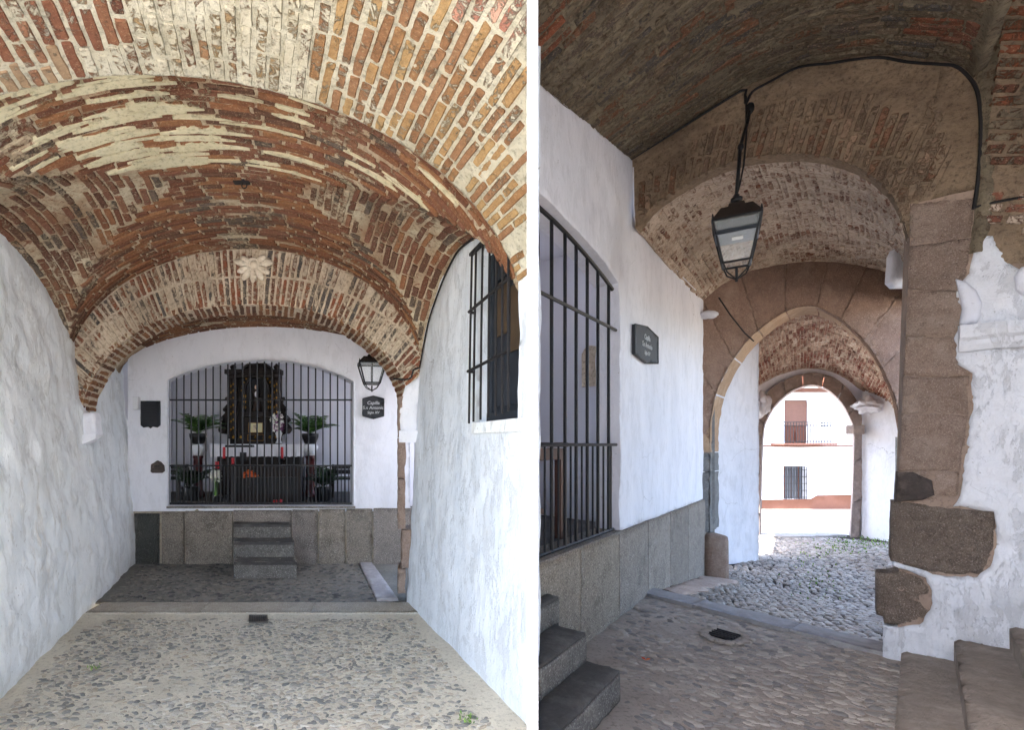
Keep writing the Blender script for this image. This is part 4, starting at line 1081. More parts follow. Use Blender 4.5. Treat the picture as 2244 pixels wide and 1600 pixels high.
for px_, lab in ((752, 'dark wooden chair at the right end of the chapel'), (376, 'dark wooden chair at the left end of the chapel')):
    q = at(px_, 1090, 7.9); q.z = .745; t = thing('wooden_chair', lab, 'chair', q); chair(t, q)

# ---- plaques, box, lantern on the chapel wall
def text_mesh(body, size, frame, m, parent, shear=.0, ext=.0015):
    cu = bpy.data.curves.new('lettering', 'FONT'); cu.body = body; cu.size = size; cu.align_x = 'CENTER'; cu.align_y = 'CENTER'; cu.shear = shear; cu.extrude = ext; cu.offset = size * .008
    o = bpy.data.objects.new('lettering', cu); cu.materials.append(M[m])
    O, ax, bx, nn = (Vector(q) for q in frame)
    mt = Matrix((ax, bx, nn)).transposed().to_4x4(); mt.translation = O
    dg = bpy.context.evaluated_depsgraph_get(); col.objects.link(o); bpy.context.view_layer.update()
    me = bpy.data.meshes.new_from_object(o.evaluated_get(bpy.context.evaluated_depsgraph_get())); bpy.data.objects.remove(o)
    o = bpy.data.objects.new('lettering', me)
    if not me.materials: me.materials.append(M[m])
    link(o, parent); o.matrix_basis = mt; return o
def plaque_sign(t, O, ax, bx, nn, w_, h_):
    """dark board with pointed top and bottom edges and three lines of lettering"""
    pts = [(-w_ / 2, -h_ * .38), (0, -h_ / 2), (w_ / 2, -h_ * .38), (w_ / 2, h_ * .38), (0, h_ / 2), (-w_ / 2, h_ * .38)]
    panel('board', pts, (O, ax, bx, nn), 'slate', t, .025, .05, .001, 9)
    for k in range(6):
        a_, b_ = pts[k], pts[(k + 1) % 6]
        MB().tube([O + ax * a_[0] + bx * a_[1] + nn * .003, O + ax * b_[0] + bx * b_[1] + nn * .003], .006, 5).build('rim', 'iron', t)
    for txt, dy, s_ in (('Capilla', .19, .2), ('S.n Antonio', -.02, .195), ('Siglo XV', -.23, .15)):
        text_mesh(txt, s_ * h_, (O + bx * dy * h_ + nn * .004, ax, bx, nn), 'paint_white', t, .15)
t = thing('chapel_sign', 'dark slate sign with white lettering below the lantern on the chapel wall', 'sign', P(818, 893, YW - .03))
plaque_sign(t, P(818, 893, YW - .035), Vector((1, 0, 0)), ZV, Vector((0, -1, 0)), 46 / F * YW, 50 / F * YW)
t = thing('wall_plaque', 'dark shield shaped metal plaque left of the chapel grille', 'plaque', P(329, 908, YW - .03))
pts = [(-21, -24), (-15, -29), (-4, -27), (0, -31), (4, -27), (15, -29), (21, -24), (21, 29), (-21, 29)]
s_ = YW / F
panel('board', [(x * s_, y * s_) for x, y in pts], (P(329, 908, YW - .03), (1, 0, 0), (0, 0, 1), (0, -1, 0)), 'slate', t, .025, .03, .003, 16)
e = MB()
for k in range(5): e.box(P(329, 890 + k * 8, YW - .035), (.17 - .02 * (k % 2), .004, .008))
e.build('raised_lines', 'iron', t)
t = thing('alms_box', 'small dark stone alms slot low on the wall left of the grille', 'alms box', P(343, 1024, YW - .03))
pts = [(-14, -10), (-10, -13), (10, -13), (15, -9), (14, 3), (7, 11), (0, 14), (-7, 9), (-13, 6)]
panel('block', [(x * s_, y * s_) for x, y in pts], (P(343, 1024, YW - .05), (1, 0, 0), (0, 0, 1), (0, -1, 0)), 'stone_black', t, .06, .02, .006, 20, round_=.01)
MB().box(P(344, 1022, YW - .062), (.07, .012, .014)).build('slot', 'pot', t)
t = thing('junction_box', 'small white electric box in the corner beside the dark plaque', 'box', P(299, 885, YW - .05))
MB().box(P(299, 884, YW - .05), (.07, .08, .17), bev=.008).build('cover', 'porcelain', t)
t2 = thing('wall_wire', 'thin wire rising from the white box along the chapel wall', 'cable', P(300, 860, YW - .02))
MB().tube([P(306, 896, YW - .015), P(308, 872, YW - .015), P(296, 866, YW - .015), P(296, 856, YW - .015), P(330, 862, YW - .012)], .004, 5).build('wire', 'white', t2)

def lantern(t, c, s, rot=0.0, led=True, zs=1.0):
    """four sided street lantern hanging with its top ring at c; s = width of its shoulder"""
    c = Vector(c); rz = Matrix.Rotation(rot, 3, 'Z')
    def V(x, y, z): return c + rz @ Vector((x * s, y * s, z * s * zs))
    def ringp(h, z): return [V(-h, -h, z), V(h, -h, z), V(h, h, z), V(-h, h, z)]
    def frust(h0, z0, h1, z1):
        return MB().add(ringp(h0, z0) + ringp(h1, z1), [(3, 2, 1, 0), (4, 5, 6, 7), (0, 1, 5, 4), (1, 2, 6, 5), (2, 3, 7, 6), (3, 0, 4, 7)])
    MB().lathe(V(0, 0, -.02), [(.10 * s, -.12 * s), (.13 * s, -.08 * s), (.13 * s, -.02 * s), (.05 * s, .02 * s), (.07 * s, .06 * s), (.02 * s, .1 * s)], 12).build('finial', 'iron', t, True)
    frust(.16, -.14, .19, -.24).build('chimney', 'lamp_cap', t)
    b = frust(.52, -.46, .33, -.24); b.build('cap', 'lamp_cap', t)
    b = MB()
    for i in range(4):
        p0 = ringp(.50, -.48); p1 = ringp(.29, -1.22)
        b.tube([p0[i], p1[i]], .028 * s, 6); b.tube([p0[i], p0[(i + 1) % 4]], .032 * s, 6); b.tube([p1[i], p1[(i + 1) % 4]], .03 * s, 6)
    b.build('frame', 'iron', t)
    p0 = ringp(.485, -.5); p1 = ringp(.285, -1.2)
    for i in range(4):
        j = (i + 1) % 4; n_ = (p0[j] - p0[i]).cross(p1[i] - p0[i]).normalized() * .004 * s
        MB().add([p0[i] - n_, p0[j] - n_, p1[j] - n_, p1[i] - n_, p0[i] + n_, p0[j] + n_, p1[j] + n_, p1[i] + n_], [(0, 1, 2, 3), (7, 6, 5, 4), (0, 4, 5, 1), (1, 5, 6, 2), (2, 6, 7, 3), (3, 7, 4, 0)]).build('pane', 'glass', t)
    b = MB()
    for i in range(4): b.tube([ringp(.28, -1.22)[i], ringp(.2, -1.38)[i], V(0, 0, -1.5)], .018 * s, 5)
    b.tube([V(0, 0, -1.3), V(0, 0, -1.54)], .03 * s, 6); b.build('bottom_scrolls', 'iron', t)
    for x in (-1, 1):
        for y in (-1, 1): MB().tube([V(x * .5, y * .5, -.46), V(x * .5, y * .5, -.36)], [.03 * s, .012 * s], 6).build('corner_knob', 'iron', t)
    if led:
        frust(.40, -.50, .46, -.74).build('lamp_tray', 'lamp_dark', t)
        MB().box(V(.02, 0, -.755), (.24 * s, .2 * s, .02 * s), rz).build('led_board', 'led', t)
    else:
        MB().tube([V(0, 0, -.46), V(0, 0, -1.2)], .045 * s, 8).build('lamp_holder', 'iron', t)
t = thing('wall_lantern', 'black four sided lantern hanging under the arch beside the chapel grille', 'lantern', P(815, 775, 5.9))
cL = P(815, 770, 5.9); lantern(t, cL, .31, .12, False)
MB().tube([cL, cL + Vector((.0, -.1, .22)), cL + Vector((.02, -.3, .3))], .012, 6).build('bracket', 'iron', t)

# ---- weeds
def tuft(lab, c, n, h, seed, r_=.05, grp=None):
    rr = random.Random(seed); b = MB()
    for i in range(n):
        p = Vector(c) + Vector((rr.gauss(0, r_), rr.gauss(0, r_), 0)); az = rr.uniform(0, 6.28); l_ = h * rr.uniform(.5, 1.2)
        d_ = Vector((math.cos(az) * .5, math.sin(az) * .5, .8)) * l_; u_ = Vector((-math.sin(az), math.cos(az), 0)) * l_ * .22
        b.add([p - u_ * .4, p + d_ * .55 - u_, p + d_, p + d_ * .55 + u_, p + u_ * .4], [(0, 1, 2, 3, 4)])
    o = b.build('weed_tuft', 'grass', None); tag(o, lab, 'weed', grp); return o
tuft('green weed tuft near the front right of the cream pebbled floor', (P(1022, 1583, 2.9).x, 2.9, .01), 46, .024, 1, .03)
tuft('tiny green weed by the foot of the left limewashed wall', (P(207, 1468, 3.57).x, 3.57, .01), 26, .02, 2, .025)

# ---- thin dividing wall between the two passages
pt = thing('dividing_wall', 'thin white plastered dividing wall seen edge on between the two passages', 'wall', (.43, 1.5, 0))
y0, y1 = 1.5, 3.6; kc = (KL + KR) / 2; hw = (KR - KL) / 2 * y0
MB().prism([(kc * y0 - hw, y0, -.05), (kc * y0 + hw, y0, -.05), (kc * y1 + hw, y1, -.05), (kc * y1 - hw, y1, -.05)], (0, 0, 4.9)).build('plaster', 'white', pt)
# ================================================================== RIGHT PASSAGE (along the chapel wall to the street)
dv = Vector((.909, 1, 0)); DL = dv.length; dn = dv.normalized()        # direction of the chapel wall
nr = Vector((dn.y, -dn.x, 0))                                         # it faces right / the camera
W0 = Vector((2.80, 5.4, 0))
def tw(px): k = (px - PX) / F; return (k * 5.4 - 2.80) / (.909 - k)    # wall parameter seen at an image column
def WR(t, z, off=0): return W0 + dv * t + ZV * z + nr * off
def PW(px, py, off=0):
    t = tw(px); Y = 5.4 + t; return WR(t, CH + (PY - py) / F * Y, off)
def sW(px): return tw(px) * DL
def zW(px, py): return CH + (PY - py) / F * (5.4 + tw(px))
FW = ((W0.x, W0.y, 0), dn, ZV, nr)
# plane of the arch and right pier
A0, AD = Vector((2.43, 4.99, 0)), Vector((1.32, -1.205, 0)); adn = AD.normalized(); npi = Vector((adn.y, -adn.x, 0))   # towards the camera
if npi.y > 0: npi = -npi
def PiPt(px, py, off=0):
    k = (px - PX) / F; s = (4.99 * k - 2.43) / (1.32 + 1.205 * k); Y = 4.99 - 1.205 * s
    p = P(px, py, Y); return p + npi * off
def pi2(px, py):
    p = PiPt(px, py); return ((p - A0).dot(adn), p.z)
FP = (A0, adn, ZV, npi)

# ---- floor: level up to the kerb, then falling to the street
CA = Vector((2.71, 5.33, 0)); cdir = Vector((.558, -.830, 0)); cnm = Vector((.830, .558, 0))
def zfloor(x, y):
    q = (Vector((x, y, 0)) - CA).dot(cnm)
    z = -min(.4, max(0, q - .1) * .13)
    if y > 11: z -= min(.6, (y - 11) * .06)
    return z
def wfl(p, v): return p + ZV * zfloor(p.x, p.y)
fr_ = panel('passage_floor_brown', [(KR * .9, .9), (7, .9), (5.2, 2.6), (CA + cdir * 2.6).to_tuple()[:2], (CA - cdir * .6).to_tuple()[:2], WR(-2.0, 0).to_tuple()[:2], (KR * 3.2, 3.2)], ((0, 0, .001), (1, 0, 0), (0, 1, 0), (0, 0, 1)), 'mud', None, .02, .06, .02, 4)
fr_['kind'] = 'structure'
cc = panel('cobbled_lane', [(CA - cdir * .8).to_tuple()[:2], (CA + cdir * 2.2).to_tuple()[:2], (8.0, 5.5), (11.5, 10.5), (11.5, 11.3), (7.0, 11.3), (4.6, 7.6)], ((0, 0, -.02), (1, 0, 0), (0, 1, 0), (0, 0, 1)), 'joint', None, .02, .12, .01, 4, warp=wfl)
cc['kind'] = 'structure'
stt = panel('street', [(2, 11.1), (16, 11.1), (28, 20.5), (4, 20.5)], ((0, 0, -.03), (1, 0, 0), (0, 1, 0), (0, 0, 1)), 'street', None, .02, .5, .003, 2, warp=wfl); stt['kind'] = 'structure'
# kerb slabs
kb = thing('kerb_stone', 'long grey kerb stone crossing the right passage beyond the floor drain', 'kerb', CA)
for i in range(3):
    l0, l1 = -.28 + i * .78 + .003, -.28 + (i + 1) * .78 - .003
    panel('slab', [(l0, -.02), (l1, -.02), (l1, .25), (l0, .25)], ((CA.x, CA.y, .045), cdir, cnm, (0, 0, 1)), 'slab_grey', kb, .12, .05, .004, 8, round_=.01)
# drain hole
dq = P(1588, 1398, 1760 / (1398 - 975)); dq.z = 0
dr2 = thing('floor_drain', 'broken floor drain with iron bars beside the grey kerb', 'drain', dq)
fr3 = Matrix((cdir, cnm, ZV)).transposed()
MB().box(dq + Vector((0, 0, .022)), (.16, .2, .012), fr3).build('pit', 'pot', dr2)
for i in range(4): MB().box(dq + cnm * (-.07 + i * .045) + ZV * .032, (.17, .012, .012), fr3).build('bar', 'iron_rust', dr2)
e = MB()
for k in range(14):
    a_ = 2 * math.pi * k / 14
    if math.sin(a_) > .8: continue
    e.blob(dq + cdir * .14 * math.cos(a_) + cnm * .17 * math.sin(a_) + ZV * .015, (.045, .045, .02), 1, .3)
e.build('mortar_rim', 'mud', dr2)
# cobbles
def dR(x, y): return min(1, max(.2, .85 + 1.0 * fbm((x, y, 4.0), 1.3, 3)))
scatter(fr_, [(KR * 2.3 + .5, 2.3), (2.75, 2.3), (3.7, 3.55), (CA + cdir * 1.75 - cnm * .05).to_tuple()[:2], (CA + cdir * .05 - cnm * .05).to_tuple()[:2], (1.9, 4.35), (1.55, 3.3)], 'pebble_r', (.04, .085), .064, lambda x, y: .012 * fbm((x, y, 0), 4, 4), 300, (1.0, 2.2), -.6, dR, name='pebble', seed=15, hgt=.42, proud=.30)
GV = lambda x, y: .1 if fbm((x, y, 7.0), .8, 3) > .42 else 1
scatter(cc, [(CA + cnm * .28 + cdir * .1).to_tuple()[:2], (CA + cnm * .28 + cdir * 1.85).to_tuple()[:2], (5.0, 4.9), (6.9, 6.4), (10.2, 10.2), (9.5, 10.9), (7.9, 10.9), (6.5, 8.9), (5.1, 7.9), (4.55, 7.0), (3.6, 6.1)], 'cobble', (.062, .092), .083, lambda x, y: zfloor(x, y) - .012, 300, (1.0, 1.7), -.98, lambda x, y: .97, name='cobble', seed=17, hgt=.5, proud=.42, jit=.26, angj=.35)
dst = panel('dust_apron', [WR(.35, 0, .02).to_tuple()[:2], WR(2.0, 0, .02).to_tuple()[:2], (5.05, 7.35), (5.0, 7.1), (4.35, 6.6), (3.55, 5.75), (3.1, 5.35)], ((0, 0, .012), (1, 0, 0), (0, 1, 0), (0, 0, 1)), 'dust', None, .02, .07, .012, 5, warp=wfl, rag=.08); dst['kind'] = 'structure'
lf = MB(); q = P(1415, 1457, 1760 / 482); q.z = .035
for k in range(3):
    a_ = k * 2.1; u_ = Vector((math.cos(a_), math.sin(a_), .25)) * .035; v_ = Vector((-math.sin(a_), math.cos(a_), 0)) * .014
    lf.add([q, q + u_ * .5 + v_, q + u_, q + u_ * .5 - v_], [(0, 1, 2, 3)])
tag(lf.build('fallen_leaf', 'petal_orange'), 'orange fallen leaf on the brown pebble floor', 'leaf')
# moss in the cobbles
rr = random.Random(40); ms = MB()
mline = crv([(1960, 1180), (1880, 1190), (1830, 1198), (1795, 1215), (1775, 1240), (1790, 1275), (1770, 1320)])
for i in range(850):
    t_ = rr.random(); x, y = mline(t_); x += rr.gauss(0, 24 if t_ < .5 else 34); y += rr.gauss(0, 6 + 14 * t_)
    Y = 2.0 * F / (y - PY)
    p = P(x, y, Y); p.z = zfloor(p.x, p.y) + .002
    if rr.random() > 1.15 - t_: continue
    az = rr.uniform(0, 6.28); l_ = rr.uniform(.015, .04); d_ = Vector((math.cos(az) * .5, math.sin(az) * .5, .9)) * l_; u_ = Vector((-math.sin(az), math.cos(az), 0)) * l_ * .3
    ms.add([p - u_, p + d_ * .6 - u_, p + d_, p + d_ * .6 + u_, p + u_], [(0, 1, 2, 3, 4)])
tag(ms.build('moss_patch', 'grass'), 'green moss and grass growing between the lane cobbles', 'moss', kind='stuff')

# ---- chapel wall on the left of the right passage
cwr = thing('chapel_wall', 'white chapel wall receding along the left of the right passage over granite', 'wall', WR(0, 0))
s_e = sW(1546)
out = [(sW(1358), .79), (sW(1357), 3.12), (sW(1330), 3.19), (sW(1290), 3.26), (sW(1240), 3.32), (sW(1180), 3.35), (-2.06 * DL, 3.37), (-2.06 * DL, 4.9), (s_e, 4.9), (s_e, .78)]
panel('plaster', out, FW, 'white_r', cwr, .22, .05, .012, 3.5, octv=4)
edges = [1165, 1268, 1353, 1417, 1466, 1505, 1546]
for a_, b_ in zip(edges, edges[1:]):
    s0, s1 = max(sW(a_), -2.06 * DL) + .004, sW(b_) - .004
    panel('granite_slab', [(s0, -.5), (s1, -.5), (s1, .785), (s0, .785)], ((W0 + nr * .025), dn, ZV, nr), 'granite' if a_ > 1300 else 'granite_warm', cwr, .08, .06, .004, 9, round_=.005, rag=.004)
MB().prism([WR(-2.06, -.5, -.06), WR(2.05, -.5, -.06), WR(2.05, -.5, -.2), WR(-2.0, -.5, -.2)], (0, 0, 1.27)).build('plinth_core', 'fillet', cwr)
MB().prism([WR(-2.06, .772, .02), WR(tw(1360), .772, .02), WR(tw(1360), .772, -.22), WR(-2.0, .772, -.22)], (0, 0, .022)).build('threshold', 'granite', cwr)
# room behind
rm2 = thing('chapel_room', 'dim plastered chapel interior behind the right hand grille', 'room', (1.7, 5, .8))
for a_, b_ in (((1.0, 3.55), (1.1, 4.6)), ((1.1, 4.6), (1.6, 6.15)), ((1.6, 6.15), (2.36, 5.24))):
    a_, b_ = Vector((*a_, 0)), Vector((*b_, 0)); n_ = (b_ - a_).cross(ZV).normalized() * -.05
    MB().prism([a_, b_, b_ + n_, a_ + n_], (0, 0, 5.2)).build('wall', 'room', rm2)  # raised past the ceiling to bounce sunlight into the left bay
MB().prism([(.95, 3.4, 3.75), (1.0, 4.6, 3.75), (1.5, 6.3, 3.75), (2.42, 5.26, 3.75)], (0, 0, .1)).build('ceiling', 'room', rm2)
MB().prism([(.95, 3.45, .7), (1.0, 4.6, .7), (1.5, 6.3, .7), (2.36, 5.2, .7)], (0, 0, .075)).build('floor', 'step_l_dark', rm2)
# grille
g2 = thing('iron_grille', 'tall black iron grille with extra bars below, left edge of the right passage', 'grille', WR(tw(1270), .8))
gt = [tw(x) for x in (1164, 1193, 1223, 1252, 1276, 1300, 1323, 1346)]
topc = crv([(-2.1, 3.32), (tw(1180), 3.30), (tw(1240), 3.27), (tw(1290), 3.21), (tw(1330), 3.13), (tw(1354), 3.06)])
def ztop(t):
    lo, hi = 0, 1
    for _ in range(30):
        mid = (lo + hi) / 2
        if topc(mid)[0] < t: lo = mid
        else: hi = mid
    return topc(lo)[1]
for i, t in enumerate(gt):
    if t < -2.02: continue
    MB().tube([WR(t, .79, -.05), WR(t, ztop(t), -.05)], .0135, 8).build('bar', 'iron', g2)
mids = [(a_ + b_) / 2 for a_, b_ in zip(gt, gt[1:])]
for t in mids + [gt[-1] + .045]:
    if t < -2.02: continue
    MB().tube([WR(t, .79, -.05), WR(t, 1.6, -.05)], .009, 6).build('short_bar', 'iron', g2)
MB().tube([WR(t, ztop(t), -.05) for t in np.linspace(-2.02, tw(1354), 24)], .018, 6).build('top_rail', 'iron', g2)
for z_ in (1.6, 2.68): MB().tube([WR(-2.02, z_, -.03), WR(tw(1362), z_, -.03)], .014, 6).build('cross_bar', 'iron', g2)
MB().tube([WR(-2.02, .805, -.05), WR(tw(1356), .805, -.05)], .014, 6).build('bottom_rail', 'iron', g2)
# table and niche in the room
tb = thing('side_table', 'brown wooden table standing just behind the right hand grille', 'table', WR(-1.42, .78, -.45))
ro_ = Matrix((dn, nr, ZV)).transposed()
MB().box(WR(-1.42, 1.60, -.45), (.8, .42, .04), ro_, .01).build('top', 'wood', tb)
MB().box(WR(-1.42, 1.52, -.45), (.72, .36, .1), ro_, .005).build('apron', 'wood', tb)
for a_ in (-1, 1):
    for b_ in (-1, 1): MB().box(WR(-1.42, 1.13, -.45) + dn * a_ * .33 + nr * b_ * .15, (.06, .06, .72), ro_, .008).build('leg', 'wood', tb)
MB().box(WR(-1.42, 1.0, -.45), (.66, .03, .05), ro_).build('stretcher', 'wood', tb)
nb_ = thing('wall_niche_board', 'pale rounded board on the chapel back wall seen through the grille', 'board', (2.2, 5.5, 2.2))
pn = Vector((1.6 + .76 * .8, 6.15 - .91 * .8, 2.45)); bd_ = Vector((.76, -.91, 0)).normalized(); bn_ = Vector((-bd_.y, bd_.x, 0)); bn_ = bn_ if bn_.y < 0 else -bn_
panel('board', [(-.1, -.22), (.1, -.22), (.1, .14), (.06, .2), (0, .22), (-.06, .2), (-.1, .14)], (pn + bn_ * .04, bd_, ZV, bn_), 'mortar_c', nb_, .03, .05, .002, 8)
# sign
t = thing('chapel_sign', 'dark slate chapel sign on the white wall right of the tall grille', 'sign', PW(1411, 757, .03))
c0 = PW(1411, 757, .03); plaque_sign(t, c0, dn, ZV, nr, (sW(1437) - sW(1386)) , 80 / F * (5.4 + tw(1411)))

# steps up to the chapel, bottom left
def clip_poly(poly, k):      # keep x > k*y
    out = []
    for i, a_ in enumerate(poly):
        b_ = poly[(i + 1) % len(poly)]; fa, fb = a_[0] - k * a_[1], b_[0] - k * b_[1]
        if fa >= 0: out.append(a_)
        if (fa >= 0) != (fb >= 0):
            u_ = fa / (fa - fb); out.append((a_[0] + (b_[0] - a_[0]) * u_, a_[1] + (b_[1] - a_[1]) * u_))
    return out
st2 = thing('chapel_steps', 'dark grey stone steps at the lower left against the granite plinth', 'steps', (1.2, 3.2, 0))
Q0 = Vector((1.04, 3.46, 0))
for i, (dep, zt, dfar) in enumerate(((.52, .2, .03), (.32, .395, .0), (.115, .575, .06))):
    zb = (0, .19, .385)[i]
    a_, b_, c_, d_ = Q0 + dn * dfar + nr * .028, Q0 + dn * dfar + nr * dep, Q0 - dn * 1.1 + nr * dep, Q0 - dn * 1.1 + nr * .028
    pl_ = clip_poly([(q.x, q.y) for q in (a_, b_, c_, d_)], KR + .002)
    panel('tread', pl_, ((0, 0, zt), (1, 0, 0), (0, 1, 0), (0, 0, 1)), 'step_l_dark', st2, zt - zb + .03, .04, .006, 8, round_=.012)
    nose = [Q0 + dn * dfar + nr * (dep + .002), Q0 - dn * 1.1 + nr * (dep + .002)]
    # lighter riser face
    L = 1.1 + dfar
    k_ = KR; 
    while L > .05 and (Q0 + dn * dfar - dn * L + nr * dep).x < k_ * (Q0 + dn * dfar - dn * L + nr * dep).y: L -= .01
    panel('riser', [(0, zb + .004), (L, zb + .004), (L, zt - .03), (0, zt - .03)], (Q0 + dn * dfar + nr * (dep + .006), -dn, ZV, nr), 'step_l', st2, .02, .04, .004, 9)

# ---- near vault over the right passage
cab = crv([(1385, 358), (1440, 322), (1500, 282), (1570, 238), (1632, 200), (1700, 172), (1780, 147), (1860, 136), (1935, 131), (2020, 141), (2090, 150), (2128, 178), (2144, 225)])
def SD(a, b):
    x, y = cab(a); p = PiPt(x, y, .0)
    q = p - dn * (b * 3.4)
    drop = .32 * (1 - a) * b * 1.6 + .05 * b
    q.z += .04 - min(drop, .42) * (1 if a < .6 else max(0, (1 - a) / .4))
    return q
inD = Vector((2.2, 3.4, 1.8))
vd = thing('brick_vault', 'dark sooty brick vault overhead at the top of the right passage', 'vault', (2.4, 3.5, 4.4))
CLIP_D = CLIP_R + [((.3, 0, 0), (-1, 0, 0)), ((0, -2.5, 0), (0, -1, 0))]
grid('mortar_bed', SD, 100, 120, 'mortar_d', vd, .010, 8, inD, CLIP_D, True, (0, .95), (-.06, 1.7), .06)
bd2 = courses(SD, 'a', .068, (.2, .3), .018, .78, .07, .012, inD, None, 61, (0.0, .92), (.01, .99), .05, .008)
lay(vd, bd2, lambda p: 'brick_d_red' if fbm(p + Vector((3, 1, 0)), 1.7, 2) > .52 else 'brick_d', 300, CLIP_D)
bkw = thing('back_wall', 'unseen white plastered wall added behind the viewer to dim the right passage', 'wall', (3.5, -2.4, 0))  # out of view, added to hold back sky light from this passage
panel('plaster', [(.6, -.1), (7.5, -.1), (7.5, 5.2), (.6, 5.2)], ((0, -2.4, 0), (1, 0, 0), (0, 0, 1), (0, 1, 0)), 'white_r', bkw, .25, .3, .01, 3)
panel('return', [(-2.4, -.1), (-.25, -.1), (-.25, 5.2), (-2.4, 5.2)], ((.42, 0, 0), (0, 1, 0), (0, 0, 1), (1, 0, 0)), 'white_r', bkw, .2, .3, .01, 3)  # added return, narrows the gap where light gets in
MB().prism([(.45, -2.4, 5.0), (9, -2.4, 5.0), (9, 3.6, 5.0), (4.6, 4.2, 5.0), (3.0, 5.3, 5.0), (2.2, 5.0, 5.0), (1.15, 3.65, 5.0), (.5, 1.5, 5.0)], (0, 0, .2)).build('sky_block_slab', 'mortar_f', vd)  # unseen slab added above the vault to block the open sky
# filler between vault and chapel wall
def SDf(a, b):
    p = SD(0, a); q = p - nr * .14 + ZV * .03; return p.lerp(q, b)
grid('wall_fillet', SDf, 40, 3, 'mortar_d', vd, .006, 9, inD, CLIP_R)
# rib and right haunch
ribc = crv([(2112, 150), (2150, 240), (2148, 330), (2140, 420), (2132, 520)])
def SRb(a, b):
    x0_, y0_ = crv([(2128, -60), (2122, 40), (2128, 120), (2142, 220), (2140, 330), (2134, 460), (2122, 560)])(a)
    p = PiPt(x0_, y0_, .03 + .5 * max(0, (.34 - a)) ); 
    wd = .17 - .10 * a
    return p + adn * wd * b + npi * (.03 * math.sin(math.pi * b) )
vr = thing('vault_rib', 'grey mortared rib running down beside the right hand pier', 'rib', PiPt(2140, 460))
grid('mortar', SRb, 60, 8, 'mortar_d', vr, .01, 10, Vector((2.5, 2.5, 1.8)), None)
def SRh(a, b):      # haunch right of the rib; a across, b down
    y = -80 + 660 * b; xl_ = crv([(2190, -80), (2188, 60), (2178, 160), (2165, 260), (2155, 380), (2150, 500), (2140, 580)])(b)[0]
    x = xl_ + (2300 - xl_) * a; return PiPt(x, y, .03 + .22 * (1 - b) ** 2)
vh = thing('brick_haunch', 'red brick haunch with pale joints at the upper right edge', 'brickwork', PiPt(2200, 500))
inH = Vector((2.5, 2.5, 1.8))
grid('mortar_bed', SRh, 26, 50, 'mortar_f', vh, .014, 10, inH)
lay(vh, courses(SRh, 'a', .075, (.2, .3), .02, .68, .07, .012, inH, lambda a, b: b < .62 or fbm((a * 3, b * 9, 0), 1, 3) > .05, 67, (.0, 1), (0, .95), .04, .006), lambda p: 'brick_d_red' if p.z > 3.35 else 'brick_e', 120)

# ---- brick archivolt on the pier plane
inF = crv([(1394, 500), (1430, 452), (1490, 410), (1560, 372), (1640, 346), (1745, 337), (1845, 352), (1920, 392), (1968, 448), (1992, 520)])
ouF = crv([(1384, 362), (1420, 338), (1490, 292), (1562, 246), (1640, 204), (1750, 160), (1870, 140), (1990, 142), (2090, 160), (2150, 250)])
def SF(a, b):
    p, q = inF(a), ouF(a); r_ = p + (q - p) * b; return PiPt(r_[0], r_[1])
inFp = Vector((2.0, 2.5, 2.0))
vf = thing('brick_arch', 'taupe brick arch ring behind the hanging lantern', 'arch', PiPt(1700, 340))
grid('mortar_face', SF, 110, 30, 'mortar_f', vf, .014, 7, inFp, None, True, (0, 1), (0, 1.16))
bf = courses(SF, 'b', .074, (.26, .33), .02,   .62, .06, .014, inFp, lambda a, b: b < .68 + .06 * math.sin(a * 31), 71, (.02, .99), (.0, .9), .06, .004)
lay(vf, bf, 'brick_f', 200)
def SFs(a, b):
    x, y = inF(a); return PiPt(x, y, .004 - .16 * b)
grid('soffit', SFs, 90, 5, 'mortar_f', vf, .006, 9, PiPt(1720, 700, -.3))
# cable round the arch
cbr = thing('wall_cable', 'thick black cable bent around the top of the taupe brick arch', 'cable', PiPt(2140, 440))
cpts = [(1385, 352), (1440, 318), (1540, 255), (1628, 202), (1634, 212), (1636, 232), (1650, 205), (1690, 182), (1750, 152), (1820, 143), (1880, 134), (1932, 131), (1990, 141), (2060, 146), (2092, 150), (2118, 170), (2138, 202), (2146, 250), (2147, 320), (2141, 400), (2132, 462)]
cf = crv([PiPt(x, y, .035) for x, y in cpts]); MB().tube([Vector(cf(i / 120)) for i in range(121)], .011, 6).build('cable', 'cable', cbr)
cf = crv([PiPt(x, y, .05) for x, y in ((2132, 460), (2180, 448), (2250, 436), (2300, 430))]); MB().tube([Vector(cf(i / 20)) for i in range(21)], .009, 6).build('cable_branch', 'cable', cbr)
cbw = thing('corner_wire', 'pale painted wires running down the white wall corner below the arch', 'cable', PW(1390, 480, .02))
cf = crv([PW(1383, 368, .02), PW(1384, 430, .02), PW(1388, 490, .02), PW(1420, 530, .02), PW(1470, 585, .02), PW(1520, 635, .02), PW(1541, 650, .02)]); MB().tube([Vector(cf(i / 50)) for i in range(51)], .006, 5).build('wire', 'white_r', cbw)

